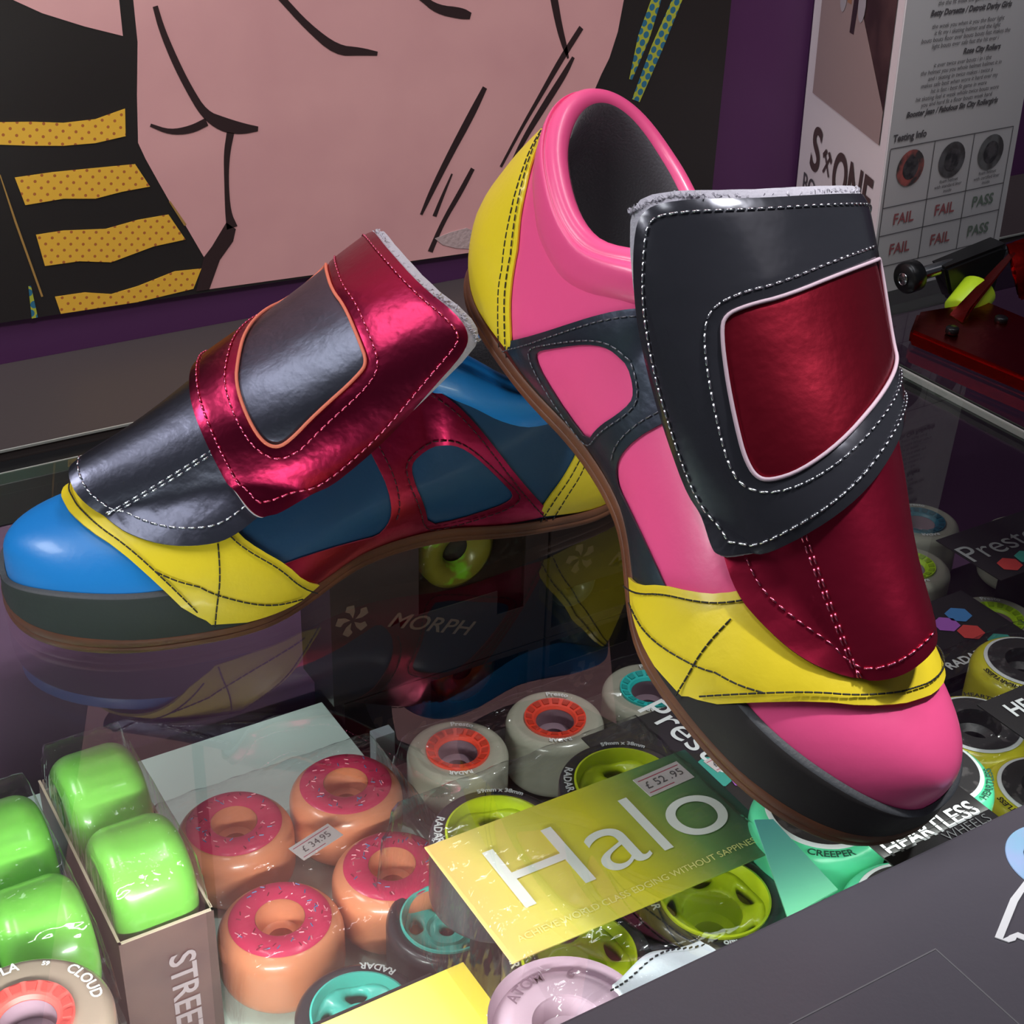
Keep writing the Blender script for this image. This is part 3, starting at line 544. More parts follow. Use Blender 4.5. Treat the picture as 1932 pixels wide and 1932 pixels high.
        for i in range(len(q)):
            for j in range(6): F.append((i * 6 + j, i * 6 + (j + 1) % 6, ((i + 1) % len(q)) * 6 + (j + 1) % 6, ((i + 1) % len(q)) * 6 + j))
        s.fin('raw_edge', V, F, [0] * len(F), P['piping'], k_)
        kw['off'] = .0076; s3 = np.stack([np.array(so)[:, 0] * 3.6, np.array(so)[:, 1]], 1)
        s.stitch('stitching', surf_flap, chaikin(inset(s3, .075), 2, True), P['thread_strap'], k_, raw=True, closed=True, **kw)
        s4 = np.stack([np.array(sw)[:, 0] * 3.6, np.array(sw)[:, 1]], 1)
        s.stitch('stitching', surf_flap, chaikin(inset(s4, -.085)[1:-1], 2, False), P['thread_strap'], k_, raw=True, **kw)
        # fluffy wool along the upper strap edge
        rnd = random.Random(3); V, F = [], []
        for i in range(620):
            a = rnd.uniform(-.62, .80) if i % 2 else rnd.uniform(.45, .87); e_ = np.interp(a, [q[1] for q in so[:6]], [q[0] for q in so[:6]]); p0 = surf_flap(np.array([[(e_ - .006) * 3.6, a]]))[0]; nn_ = nrm(surf_flap, np.array([[(e_) * 3.6, a]]))[0]
            p0 = p0 + nn_ * rnd.uniform(.0015, .0055); tdir = surf_flap(np.array([[(e_ - .03) * 3.6, a]]))[0] - p0; tdir /= np.linalg.norm(tdir)
            d = tdir + np.array([rnd.gauss(0, .5), rnd.gauss(0, .6), rnd.gauss(0, .45)]); d /= np.linalg.norm(d); ln = rnd.uniform(.0010, .0026); sd = np.cross(d, [rnd.random(), rnd.random(), rnd.random()]); sd = sd / np.linalg.norm(sd) * .0003; i0 = len(V)
            mid = p0 + d * ln * .55 + np.array([rnd.gauss(0, .0006) for _ in range(3)]); V += [p0 - sd, p0 + sd, mid + sd, mid - sd, p0 + d * ln]; F += [(i0, i0 + 1, i0 + 2, i0 + 3), (i0 + 3, i0 + 2, i0 + 4)]
        s.fin('wool_fringe', V, F, [0] * len(F), P['fleece'])
        return s.root
# ------------------------------------------------------------------ boots
yel = srgb(236, 210, 40)
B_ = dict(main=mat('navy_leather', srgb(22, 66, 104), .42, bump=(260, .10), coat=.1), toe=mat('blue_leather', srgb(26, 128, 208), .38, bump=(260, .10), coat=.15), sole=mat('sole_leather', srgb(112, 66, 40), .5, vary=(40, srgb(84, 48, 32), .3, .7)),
  bumper=mat('dark_rubber', srgb(50, 56, 54), .65, spec=.25, bump=(500, .15)), bumper_edge=mat('rubber_edge', srgb(70, 72, 76), .6, bump=(700, .5)), accent=mat('yellow_leather', yel, .42, bump=(220, .12), coat=.1), accent_edge=mat('yellow_cut_edge', srgb(190, 160, 50), .8, bump=(600, .5)),
  thread_accent=mat('black_thread', srgb(30, 28, 26), .6), harness=mat('red_foil', srgb(196, 44, 88), .34, 1, bump=((38, .16), (300, .10)), vary=(9, srgb(235, 70, 70), .45, .72)), harness_edge=mat('red_edge', srgb(150, 40, 60), .5),
  thread=mat('dark_red_thread', srgb(60, 14, 26), .5), collar=MATS.get('blue_leather') , lining=mat('grey_fleece_lining', srgb(104, 100, 106), .95, bump=(900, 1.0), sheen=.6),
  tongue=mat('gunmetal_foil', srgb(98, 100, 114), .36, 1, bump=((55, .14), (420, .12)), vary=(16, srgb(100, 100, 116), .35, .7)), tongue_edge=mat('grey_cut_edge', srgb(78, 80, 86), .6), felt=mat('grey_felt', srgb(112, 106, 108), .95, bump=(500, 1.0)), fleece=mat('pale_wool', srgb(176, 172, 184), .95, bump=(500, 1.0), sheen=.5),
  thread_tongue=mat('silver_thread', srgb(225, 228, 235), .2, 1), strap=mat('crimson_foil', srgb(158, 42, 76), .30, 1, bump=((30, .16), (380, .10)), vary=(12, srgb(150, 30, 66), .35, .7)), strap_edge=mat('peach_cut_edge', srgb(196, 110, 100), .7),
  inlay=MATS.get('gunmetal_foil'), inlay_edge=MATS.get('gunmetal_foil'), piping=mat('orange_cut_edge', srgb(225, 120, 95), .7), thread_strap=mat('pink_foil_thread', srgb(245, 110, 150), .22, 1))
B_['tongue_line'] = [(.20, 1.0), (.45, 1.06), (.60, 1.06), (.722, 1.02), (.781, 1.006), (.822, .966), (.884, .865), (.93, .758), (.967, .631), (.992, .385), (.985, .10), (.964, -.165), (.90, -.5), (.82, -.8), (.70, -.95), (.45, -.98), (.20, -.95)]
B_['strap_line'] = [(.112, -.62), (.130, -.3), (.150, 0), (.158, .36), (.136, .65), (.139, .80), (.168, .876), (.271, .948), (.417, 1.08), (.562, 1.17), (.682, 1.09), (.705, 1.05), (.718, 1.035), (.727, .98), (.728, .90), (.719, .691), (.708, .482), (.692, .256), (.672, .08), (.615, -.35), (.56, -.7), (.50, -.95), (.20, -.97), (.12, -.9)]
B_['window_line'] = [(.245, -.60), (.245, -.45), (.272, -.2), (.299, .04), (.303, .196), (.326, .451), (.338, .577), (.366, .611), (.476, .666), (.560, .735), (.592, .722), (.608, .64), (.604, .466), (.584, .257), (.55, .103), (.494, -.146), (.418, -.404), (.36, -.60)]
B_['collar'] = MATS['blue_leather']; B_['inlay'] = B_['inlay_edge'] = MATS['gunmetal_foil']
K_ = dict(B_); K_.update(main=mat('pink_leather', srgb(246, 88, 146), .36, bump=(260, .08), coat=.15), bumper=mat('black_rubber', srgb(46, 43, 43), .6, spec=.25, bump=(500, .12)),
  harness=mat('dark_iridescent_foil', srgb(64, 58, 78), .36, .8, bump=((38, .12), (300, .1)), vary=(14, srgb(80, 98, 104), .4, .7)), harness_edge=mat('charcoal_edge', srgb(48, 48, 54), .5), thread=mat('grey_thread', srgb(110, 112, 120), .35, .6),
  tongue=mat('deep_red_foil', srgb(186, 38, 70), .36, .9, bump=((20, .10), (380, .08)), vary=(10, srgb(160, 28, 60), .35, .7)), tongue_edge=mat('wine_edge', srgb(90, 22, 40), .6), thread_tongue=mat('rose_thread', srgb(225, 110, 140), .25, 1),
  strap=mat('charcoal_patent', srgb(62, 62, 70), .22, .55, coat=.5, bump=(24, .10)), strap_edge=mat('charcoal_raw_edge', srgb(70, 68, 76), .7), inlay_edge=MATS['crimson_foil'], piping=mat('lilac_cut_edge', srgb(190, 165, 178), .8), thread_strap=mat('bright_steel_thread', srgb(238, 240, 245), .18, 1))
K_['tongue_line'] = [(.20, 1.0), (.45, 1.04), (.60, 1.04), (.704, .98), (.775, .936), (.835, .853), (.895, .766), (.937, .682), (.972, .585), (.979, .343), (.962, .09), (.941, -.15), (.89, -.5), (.81, -.8), (.70, -.95), (.45, -.98), (.20, -.95)]
K_['strap_line'] = [(.105, -.645), (.126, -.3), (.134, 0), (.131, .276), (.105, .648), (.108, .79), (.143, .871), (.241, .983), (.347, 1.034), (.452, 1.06), (.573, 1.081), (.670, 1.03), (.696, 1.01), (.708, .995), (.716, .95), (.718, .857), (.716, .682), (.694, .4), (.657, .15), (.599, -.102), (.521, -.45), (.48, -.7), (.44, -.95), (.20, -.97), (.12, -.9)]
K_['window_line'] = [(.225, -.60), (.236, -.485), (.275, -.077), (.303, .236), (.304, .432), (.310, .535), (.334, .571), (.422, .618), (.495, .65), (.543, .666), (.581, .652), (.596, .591), (.596, .441), (.569, .221), (.519, -.027), (.471, -.245), (.415, -.50), (.39, -.62)]
K_['toe'] = K_['collar'] = MATS['pink_leather']; K_['inlay'] = K_['inlay_edge'] = mat('dark_red_satin', srgb(132, 20, 40), .38, .85, bump=((30, .12), (500, .08)))
def rotm(r):
    a = Vector(r).length; return Matrix.Rotation(a, 4, Vector(r).normalized())
MB_ = Matrix.Translation((.41212, .54831, Z0 + .0006)) @ rotm((0, 0, 3.09033)); MK = Matrix.Translation((.33560, .55512, Z0 + .1320715)) @ rotm((.21906, .44258, -1.52205))
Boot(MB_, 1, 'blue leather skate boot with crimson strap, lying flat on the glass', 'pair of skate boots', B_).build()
Boot(MK, -1, 'pink leather skate boot with charcoal strap, heel propped up on the blue boot', 'pair of skate boots', K_).build()
# ------------------------------------------------------------------ goods in the case
SH = -.190
m_blkc = mat('black_card', srgb(44, 42, 42), .4); m_wht = mat('white_print', srgb(225, 228, 228), .5); m_gry = mat('grey_print', srgb(150, 152, 152), .5); m_tire = mat('black_urethane', srgb(52, 52, 56), .35, coat=.3)
m_lime = mat('lime_plastic', srgb(205, 222, 36), .35, coat=.3); m_tealp = mat('teal_plastic', srgb(78, 205, 190), .35, coat=.3); m_film = clear('cling_film', (.97, .97, .97, 1), 1.5, .08, (26, .9))
def wheel(name, x, y, zt, label, group, R_=.0295, w_=.038, kind='halo', tire=None, hub=None, rz=0., prints=(), M=None, cat='wheel', flip=False):
    """axis upright, top face at zt"""
    r = empty(name, (x, y, zt), rz, label, cat, group)
    if M is not None: r.matrix_world = M
    rh = {'halo': .0226, 'presto': .0178, 'donut': .0118, 'plain': .0130, 'label': .0130}[kind]; b = .0045 if kind == 'halo' else .0058 if kind == 'presto' else .009 if kind == 'label' else .011
    pr = [(rh, -.001)]; n = 8; rt = R_ - b * (.9 if kind != 'donut' else 1)
    pr += [(rt, 0)] + [(rt + (R_ - rt) * math.sin(k / n * math.pi / 2), -b * (1 - math.cos(k / n * math.pi / 2))) for k in range(1, n + 1)] + [(rt + (R_ - rt) * math.cos(k / n * math.pi / 2), -w_ + b - b * math.sin(k / n * math.pi / 2)) for k in range(n + 1)] + [(rh, -w_ + .001), (rh, -.001)]
    t = lathe_o('tire', pr, tire, r)
    if kind == 'halo':
        lathe_o('hub_rim', [(.0227, -.0005), (.0227, .0004), (.0218, .0006), (.0212, -.001), (.0205, -.007), (.0205, -.034), (.0226, -.036), (.0226, -.0005)], hub, r, sh=60)
        out = [(.0207 * math.cos(a), .0207 * math.sin(a)) for a in np.linspace(0, 2 * math.pi, 61)[:-1]]; holes = []; hr, hd, ch = (.0167, .0023, .0122) if flip else (.0149, .0038, .0040)
        for k in range(5):
            a0 = k * 2 * math.pi / 5; P_ = []
            for q in np.linspace(0, 2 * math.pi, 21)[:-1]:
                rr_ = hr + hd * math.cos(q); aa_ = a0 + .33 * math.sin(q) * (1 + .25 * math.cos(q)); P_.append((rr_ * math.cos(aa_), rr_ * math.sin(aa_)))
            holes.append(P_)
        cen = [(ch * math.cos(a), ch * math.sin(a)) for a in np.linspace(0, 2 * math.pi, 31)[:-1]]
        V, F, I = slab([out] + holes + [cen], -.013, -.0085, step=.002, interior=True)
        V = np.array(V); rr_ = np.hypot(V[:, 0], V[:, 1]); V[:, 2] += .0012 * np.cos(np.arctan2(V[:, 1], V[:, 0]) * 5 + math.pi) * np.clip((rr_ - .007) / .008, 0, 1) + .003 * np.clip((rr_ - .015) / .006, 0, 1)
        link('spokes', mesh(V, F), hub, r); lathe_o('bearing_seat', [(.0072, -.0105), (.0100, -.0065), (.0104, -.0065), (.0108, -.0095)] if not flip else [(.0122, -.009), (.0112, -.020), (.0070, -.021), (.0068, -.030)], hub, r, 40)
    elif kind == 'presto':
        lathe_o('hub', [(.0110, -.0025), (.0122, -.0010), (.0178, .0006), (.0178, -.036), (.0110, -.036), (.0110, -.0025)], hub, r)
        bm = bmesh.new()
        for k in range(16):
            a = k * 2 * math.pi / 16; M_ = Matrix.Rotation(a, 4, 'Z'); vs = [bm.verts.new(M_ @ Vector(p)) for p in ((.0134, -.0016, .0002), (.0134, .0016, .0002), (.0168, .0021, .0010), (.0168, -.0021, .0010), (.0134, -.0016, -.0012), (.0134, .0016, -.0012), (.0168, .0021, -.0004), (.0168, -.0021, -.0004))]
            for q in ((0, 1, 2, 3), (0, 4, 5, 1), (1, 5, 6, 2), (2, 6, 7, 3), (3, 7, 4, 0)): bm.faces.new([vs[i] for i in q])
        link('hub_ribs', frombm(bm), mat(hub.name + '_rib', tuple(c * .62 for c in hub.node_tree.nodes['Principled BSDF'].inputs[0].default_value[:3]) + (1,), .4), r, False)
        lathe_o('bore', [(.0109, -.0028), (.0104, -.012), (.0062, -.013), (.0060, -.030)], mat('mauve_bore', srgb(140, 112, 126), .5), r, 40)
    elif kind == 'donut':
        lathe_o('icing', [(.0120, .0004), (.0135, .0010), (.0190, .0012), (.0232, .0006), (.0246, -.0006)], hub, r)
        lathe_o('bore', [(.0119, .0004), (.0112, -.008), (.0100, -.012), (.0062, -.013), (.0060, -.035), (.0117, -.037), (.0118, .0)], tire, r, 40)
        rd = random.Random(int(x * 9999) + 3)
        for cn, nm in ((srgb(240, 150, 165), 'pale'), (srgb(90, 120, 170), 'blue'), (srgb(150, 25, 60), 'crimson')):
            bm = bmesh.new()
            for k in range(16):
                a = rd.uniform(0, 6.28); q = rd.uniform(.0142, .0222); M_ = T(q * math.cos(a), q * math.sin(a), .0012, rd.uniform(0, 3.14)); 
                vs = [bm.verts.new(M_ @ Vector(p)) for p in ((-.0012, -.0003, 0), (.0012, -.0003, 0), (.0012, .0003, 0), (-.0012, .0003, 0), (-.0011, 0, .0004), (.0011, 0, .0004))]
                for q_ in ((0, 1, 5, 4), (1, 2, 5), (2, 3, 4, 5), (3, 0, 4)): bm.faces.new([vs[i] for i in q_])
            link('sprinkles', frombm(bm), mat('sprinkle_' + nm, cn, .5), r, False)
    elif kind == 'plain':
        lathe_o('bore', [(.0131, -.002), (.0110, -.010), (.0070, -.012), (.0070, -.03), (.0131, -w_ + .002)], tire, r, 40)
    elif kind == 'label':
        lathe_o('white_ring', [(.0130, .0005), (.0225, .0006), (.0232, .0002)], m_wht, r); lathe_o('dark_print', [(.0120, .0007), (.0212, .0009)], hub, r)
        lathe_o('bore', [(.0120, .0007), (.0115, -.008), (.0070, -.010), (.0068, -.030)], hub, r, 40)
    for (s_, sz, rad, ang, m_, sg) in prints: text('printed_text', s_, sz, m_, t, T(0, 0, .0007 if kind != 'label' else -.0002), .00012, 0, (rad, ang, sg))
    return r
def card(name, x0, x1, y0, y1, z, m, label, group=None, t=.0008, rz=0., cat='card'):
    cx, cy = (x0 + x1) / 2, (y0 + y1) / 2; r = empty(name, (cx, cy, z), rz, label, cat, group)
    p = boxo('card_sheet', (x0 - cx, x1 - cx, y0 - cy, y1 - cy, -t, 0), m, r, .0002); return r, p
def gradient(name, stops, axis, x0, x1, rough=.35, coat=.4):
    m = mat(name, stops[0][1], rough, coat=coat); nt = m.node_tree; b = nt.nodes['Principled BSDF']; tc = nt.nodes.new('ShaderNodeTexCoord'); sp = nt.nodes.new('ShaderNodeSeparateXYZ'); nt.links.new(tc.outputs['Object'], sp.inputs[0])
    mr = nt.nodes.new('ShaderNodeMapRange'); mr.inputs[1].default_value = x0; mr.inputs[2].default_value = x1; nt.links.new(sp.outputs[axis], mr.inputs[0])
    r = nt.nodes.new('ShaderNodeValToRGB'); els = r.color_ramp.elements
    while len(els) < len(stops): els.new(.5)
    for e, (p, c) in zip(els, stops): e.position = p; e.color = c
    nt.links.new(mr.outputs[0], r.inputs[0]); nt.links.new(r.outputs[0], b.inputs['Base Color']); return m
def sticker(label, x, y, z, s, rz, grp='price stickers', w_=.022, h_=.011):
    r = empty('price_sticker', (x, y, z), rz, label, 'sticker', grp); boxo('paper', (-w_ / 2, w_ / 2, -h_ / 2, h_ / 2, 0, .0003), mat('sticker_paper', srgb(200, 190, 190), .6), r, 0)
    boxo('red_rule', (-w_ * .45, w_ * .45, h_ * .30, h_ * .34, .0003, .00036), mat('sticker_red', srgb(170, 70, 90), .6), r, 0); boxo('red_rule', (-w_ * .45, w_ * .1, -h_ * .38, -h_ * .34, .0003, .00036), MATS['sticker_red'], r, 0)
    text('printed_text', s, h_ * .5, m_gink, r, T(0, -.0003, .0005)); return r
def hexcells(r, pts, rad, z, rz=.0):
    for (x, y, m_) in pts: V = [(x + rad * 1.12 * math.cos(a + rz), y + rad * math.sin(a + rz), z) for a in np.linspace(0, 2 * math.pi, 7)[:-1]]; link('hexagon', mesh(V, [tuple(range(6))]), m_, r, False)
def film(name, x0, x1, y0, y1, zt, zs, label, amp=.0012, seed=1, rz=0., cat='plastic wrap'):
    n, m_ = 46, 40; V = []; rd = random.Random(seed); ph_ = [rd.uniform(0, 6.28) for _ in range(8)]; cx, cy = (x0 + x1) / 2, (y0 + y1) / 2
    for i in range(n):
        for j in range(m_):
            s, t = i / (n - 1) * 2 - 1, j / (m_ - 1) * 2 - 1; e = max(abs(s), abs(t)); k = np.clip((e - .86) / .14, 0, 1)
            wr = amp * (math.sin(9 * s + 5 * t + ph_[0]) + .7 * math.sin(17 * t - 7 * s + ph_[1]) + .5 * math.sin(31 * s + 23 * t + ph_[2])); V.append((s * (x1 - x0) / 2, t * (y1 - y0) / 2, abs(wr) * (1 - k) - (zt - zs) * k * k))
    F = [(i * m_ + j, i * m_ + j + 1, (i + 1) * m_ + j + 1, (i + 1) * m_ + j) for i in range(n - 1) for j in range(m_ - 1)]
    r = link(name, mesh(V, F), m_film, None, True, (cx, cy, zt)); return tag(r, label, cat)
# halo wheel pack, its card folded over four black wheels
boxo_ = lambda nm, d, m, lb, cat='box', grp=None: tag(boxo(nm, d, m, None, .0008), lb, cat, grp)
boxo_('carton', (.252, .335, .300, .425, SH + .0005, -.0985), m_blkc, 'plain black carton under the neon hub wheels')
pr = lambda a=0.: (('59mm x 38mm', .0034, .0258, 1.0, m_wht, 1), ('RADAR', .0050, .0258, 2.62, m_wht, -1), ('Halo', .0042, .0258, -1.95, m_wht, 1))
hl = [(.2515, .402, 'back left, below the H of the yellow card'), (.3175, .4025, 'back right, below the price sticker'), (.2435, .328, 'front left, between the yellow card and the lavender wheel'), (.3085, .326, 'front right, beside the black board')]
for i, (x, y, s_) in enumerate(hl): wheel('skate_wheel', x, y, -.0590, 'black wheel with neon yellow hub, ' + s_, 'neon hub wheels of the yellow card pack', tire=m_tire, hub=m_lime, rz=0, prints=pr(), flip=i > 1)
m_hc = gradient('halo_card_print', [(0, srgb(250, 205, 120)), (.18, srgb(240, 226, 110)), (.52, srgb(226, 216, 50)), (.78, srgb(110, 150, 84)), (1, srgb(44, 84, 76))], 0, -.066, .066)
r, p = card('pack_card', .2145, .3465, .3285, .3995, -.0500, m_hc, 'yellow to green card with big white lettering and a price sticker, on black wheels', rz=-.012)
MX = T(.004, .001, .0006); text('printed_text', 'Halo', .052, mat('bright_print', srgb(240, 242, 236), .45), p, MX @ Matrix.Scale(1.12, 4, (1, 0, 0)), -.0003)
text('printed_text', 'ACHIEVE WORLD CLASS EDGING WITHOUT SAPPINESS', .0047, mat('pale_yellow_print', srgb(244, 238, 150), .5), p, T(0, -.027, .0005))
sticker('white price sticker reading 52.95 on the yellow to green card', .3262, .3865, -.0497, '£ 52 .95', .04, w_=.0245, h_=.0125)
film('plastic_bag', .2085, .3480, .291, .437, -.0462, -.098, 'clear crinkled bag over the neon hub wheels and their yellow card', .0009, 4)
# second card pack further left, lower
boxo_('carton', (.140, .2045, .298, .375, SH + .0005, -.0925), m_blkc, 'low black carton under the plain yellow card')
r, p = card('pack_card', .1400, .2175, .3000, .3715, -.0905, gradient('halo_card_print_b', [(0, srgb(246, 236, 130)), (1, srgb(228, 200, 60))], 0, -.04, .04), 'plain yellow card lying beside the front teal hub wheel')
text('printed_text', 'Ha', .050, MATS['bright_print'], p, T(.034, -.012, .0006))
# teal wheels
for x, y, s_ in ((.1925, .4185, 'with mint spokes, in front of the doughnut wheels'), (.2535, .449, 'half hidden beside the yellow to green card')): wheel('skate_wheel', x, y, -.1515, 'black wheel with teal hub ' + s_, 'teal hub wheels', tire=m_tire, hub=m_tealp, rz=0, prints=(('RADAR', .0052, .0258, .80, m_wht, -1),))
# doughnut wheels
m_dough = mat('peach_urethane', srgb(236, 148, 108), .32, coat=.5, sss=.12); m_ice = mat('pink_icing', srgb(214, 48, 92), .35, coat=.4)
for x, y, s_ in ((.1838, .488, 'nearest, left of the price sticker'), (.2470, .494, 'nearest, right of the price sticker'), (.190, .5615, 'behind left, beside the green wheels'), (.2536, .5615, 'behind right, under the boot reflection')): wheel('doughnut_wheel', x, y, -.1515, 'peach wheel iced like a pink doughnut with sprinkles, ' + s_, 'doughnut wheels in a pack', R_=.0305, kind='donut', tire=m_dough, hub=m_ice)
sticker('grey price sticker reading 34.95 lying between the doughnut wheels', .2190, .5235, -.1478, '£ 34.95', .28, w_=.026, h_=.012)
film('plastic_bag', .150, .289, .452, .598, -.1455, -.188, 'clear crinkled bag over the doughnut wheels', .0009, 9)
# green wheels on edge
m_green = mat('green_urethane', srgb(130, 212, 84), .30, coat=.6, sss=.1)
def edgewheel(x, y, z, s_, grp='green wheels packed on edge'):
    M_ = Matrix.Translation((x + .0195, y, z + Z0)) @ Matrix.Rotation(math.pi / 2, 4, 'Y'); return wheel('skate_wheel', 0, 0, 0, 'bright green wheel on edge, ' + s_, grp, R_=.0285, w_=.039, kind='plain', tire=m_green, M=M_)
edgewheel(.1245, .5020, -.1115, 'nearest in the open brown box'); edgewheel(.1245, .5600, -.1115, 'at the back of the open brown box')
edgewheel(.0750, .4870, -.1130, 'nearest of the loose middle row'); edgewheel(.0750, .5455, -.1130, 'back of the loose middle row'); edgewheel(.0310, .4880, -.1130, 'cut off by the left photo edge')
boxo_('carton', (.0100, .0990, .4555, .5760, SH + .0005, -.1420), m_blkc, 'dark carton under the loose green wheels')
bx_ = empty('open_wheel_box', (.1245, .533, SH), 0, 'open brown wheel box holding two green wheels, lettering down its front', 'box'); m_brn = mat('brown_print_card', srgb(112, 80, 76), .45, vary=(30, srgb(94, 66, 66), .35, .65)); m_in2 = mat('raw_card_edge', srgb(214, 190, 170), .7)
for nm, d in (('front_side', (-.0215, .0215, -.0640, -.0628, .0005, .079)), ('back_side', (-.0215, .0215, .0590, .0602, .0005, .072)), ('left_side', (-.0215, -.0205, -.0628, .0590, .0005, .079)), ('right_side', (.0205, .0215, -.0628, .0590, .0005, .079)), ('base', (-.0205, .0205, -.0628, .0590, .0005, .0496))): boxo(nm, d, m_brn, bx_, .0001)
bm = bmesh.new(); box(bm, -.0216, .0216, -.0641, -.0627, .079, .0795); box(bm, -.0216, -.0204, -.0641, .0590, .079, .0795); box(bm, .0204, .0216, -.0641, .0590, .079, .0795); link('cut_rim', frombm(bm), m_in2, bx_, False)
text('printed_text', 'STREET', .017, mat('dull_white_print', srgb(170, 150, 156), .5), bx_, Matrix.Translation((.0045, -.0646, .034)) @ Matrix.Rotation(math.pi / 2, 4, 'X') @ Matrix.Rotation(-math.pi / 2, 4, 'Z'), .0003)
film('plastic_wrap', .104, .1455, .4705, .5905, -.0822, -.110, 'shrink wrap over the green wheels in the brown box', .0005, 12); film('plastic_wrap', .008, .0985, .4565, .5775, -.0836, -.130, 'shrink wrap over the loose green wheels', .0006, 15)
# translucent nebula wheel
m_neb = mat('smoky_urethane', srgb(150, 132, 118), .25, coat=.5); m_cor = mat('coral_hub', srgb(226, 84, 78), .4)
boxo_('carton', (.020, .092, .385, .4545, SH + .0005, -.1170), m_blkc, 'small black carton under the smoky wheel')
wheel('skate_wheel', .0545, .4195, -.0785, 'smoky grey wheel with coral hub and curved white lettering, in front of the green wheels', None, R_=.0325, w_=.038, kind='presto', tire=m_neb, hub=m_cor, prints=(('NEBULA', .0062, .0262, 1.85, m_wht, 1), ('CLOUD', .0062, .0262, .25, m_wht, 1), ('59', .003, .0262, 1.02, m_wht, 1)))
# lavender wheel and clothing reflection by the front board
boxo_('carton', (.190, .2040, .276, .297, SH + .0005, -.0930), m_blkc, 'narrow black carton by the front board')
m_lav = mat('lavender_urethane', srgb(176, 148, 164), .35, coat=.4)
wheel('skate_wheel', .2170, .2955, -.0490, 'dusty lavender wheel cut off by the black front board', None, R_=.0290, w_=.0095, kind='plain', tire=m_lav, prints=(('ATOM', .0062, .0215, 1.85, mat('plum_print', srgb(110, 84, 100), .5), 1), ('6', .0062, .0215, .95, MATS['plum_print'], 1)))
def cloth():  # sheet for clothing reflected in the glass; no cloth lies in the case
    V, F = [], []; n, m_ = 26, 12
    for i in range(n):
        for j in range(m_):
            s, t = i / (n - 1), j / (m_ - 1); V.append(((s - .5) * .052 * (1 - .25 * t), (t - .5) * .022 + .004 * math.sin(s * 3), .0015 * math.sin(s * 9 + t * 4) + .001 * math.sin(t * 11)))
    F = [(i * m_ + j, i * m_ + j + 1, (i + 1) * m_ + j + 1, (i + 1) * m_ + j) for i in range(n - 1) for j in range(m_ - 1)]
    o = link('clothing_reflection', mesh(V, F), mat('reflected_white', srgb(225, 232, 240), .8, bump=(200, .3)), None, True, (.2480, .2755, -.028)); so = o.modifiers.new('s', 'SOLIDIFY'); so.thickness = .0012
    tag(o, 'white reflection with dark stitching, built as a sheet beside the front board', 'cloth')
    bm = bmesh.new()
    for k in range(20):
        s = k / 19; x = (s - .5) * .046; y = .0075 + .004 * math.sin(s * 3); z = .0015 * math.sin(s * 9 + .8 * 4) + .0012 + .001 * math.sin(.8 * 11); box(bm, x, x + .0014, y - .0002, y + .0002, z, z + .0006)
    link('reflected_stitching', frombm(bm), MATS['black_thread'], o, False)
cloth()
# presto wheels at the back
m_clr = mat('milky_urethane', srgb(168, 166, 150), .25, coat=.6); m_or = mat('orange_plastic', srgb(240, 72, 48), .35, coat=.3); m_limeh = mat('bright_lime_plastic', srgb(176, 214, 30), .4); m_tl = mat('turquoise_plastic', srgb(40, 200, 196), .4)
PP = (('Presto', .0050, .0212, .75, m_wht, 1), ('RADAR', .0040, .0212, -2.2, m_wht, 1))
for x, y, h_, s_, g in ((.3828, .5545, m_or, 'orange ribbed hub, the right one of two', 0), (.3202, .5570, m_or, 'orange ribbed hub, the left one of two', 0), (.4471, .5505, m_tl, 'turquoise ribbed hub, beside the pink boot sole', 0), (.6850, .5790, m_limeh, 'lime hub, close beside the pink boot', 1), (.6886, .5039, m_limeh, 'lime hub, under the hexagon card', 1), (.7900, .5700, mat('petrol_plastic', srgb(40, 110, 130), .4), 'petrol blue hub at the right photo edge', 1), (.7360, .6200, mat('petrol_plastic', srgb(40, 110, 130), .4), 'petrol blue hub in the shade behind', 1)):
    wheel('skate_wheel', x, y, -.1515 if g == 0 else -.1515, 'milky clear wheel with ' + s_, 'milky wheels with ribbed hubs', R_=.0285, kind='presto', tire=m_clr, hub=h_, rz=.2, prints=PP)
# presto cards with hexagons
hx = [mat('hex_blue', srgb(70, 130, 190), .5), mat('hex_purple', srgb(168, 96, 190), .5), mat('hex_red', srgb(206, 70, 66), .5), mat('hex_teal', srgb(64, 160, 146), .5)]
r, p = card('pack_card', .5620, .6510, .4420, .5060, -.1200, m_blkc, 'black card with four coloured hexagons, beside the pink toe', 'hexagon cards', rz=0)
hexcells(p, [(.0215, .0125, hx[0]), (.0075, .0085, hx[1]), (.0145, -.0045, hx[2]), (.0235, -.020, hx[3])], .0078, .0005, .35)
text('printed_text', 'RADAR', .0092, m_wht, p, T(-.010, -.0235, .0006, .02), .0003, 0)
boxo_('carton', (.5640, .6340, .4440, .5040, SH + .0005, -.1212), m_blkc, 'black carton under the hexagon card')
r, p = card('pack_card', .6790, .7850, .5000, .5560, -.1180, m_blkc, 'black card with big thin grey lettering, behind the four hexagon card', 'hexagon cards'); text('printed_text', 'Presto', .026, m_gry, p, T(-.0195, .0030, .0006)); hexcells(p, [(-.0335, -.0175, hx[2]), (-.0165, -.0165, hx[3])], .0078, .0005, .35)
boxo_('carton', (.7200, .7830, .5010, .5330, SH + .0005, -.1192), m_blkc, 'black carton under the card with thin grey lettering')
r, p = card('pack_card', .3720, .4650, .4200, .5130, -.1330, m_blkc, 'black card with teal and purple hexagons under the pink boot', 'hexagon cards'); text('printed_text', 'Presto', .027, m_wht, p, T(.006, .018, .0006, -1.45)); hexcells(p, [(-.0005, -.012, hx[3]), (.0150, -.022, hx[1])], .0125, .0005, .35)
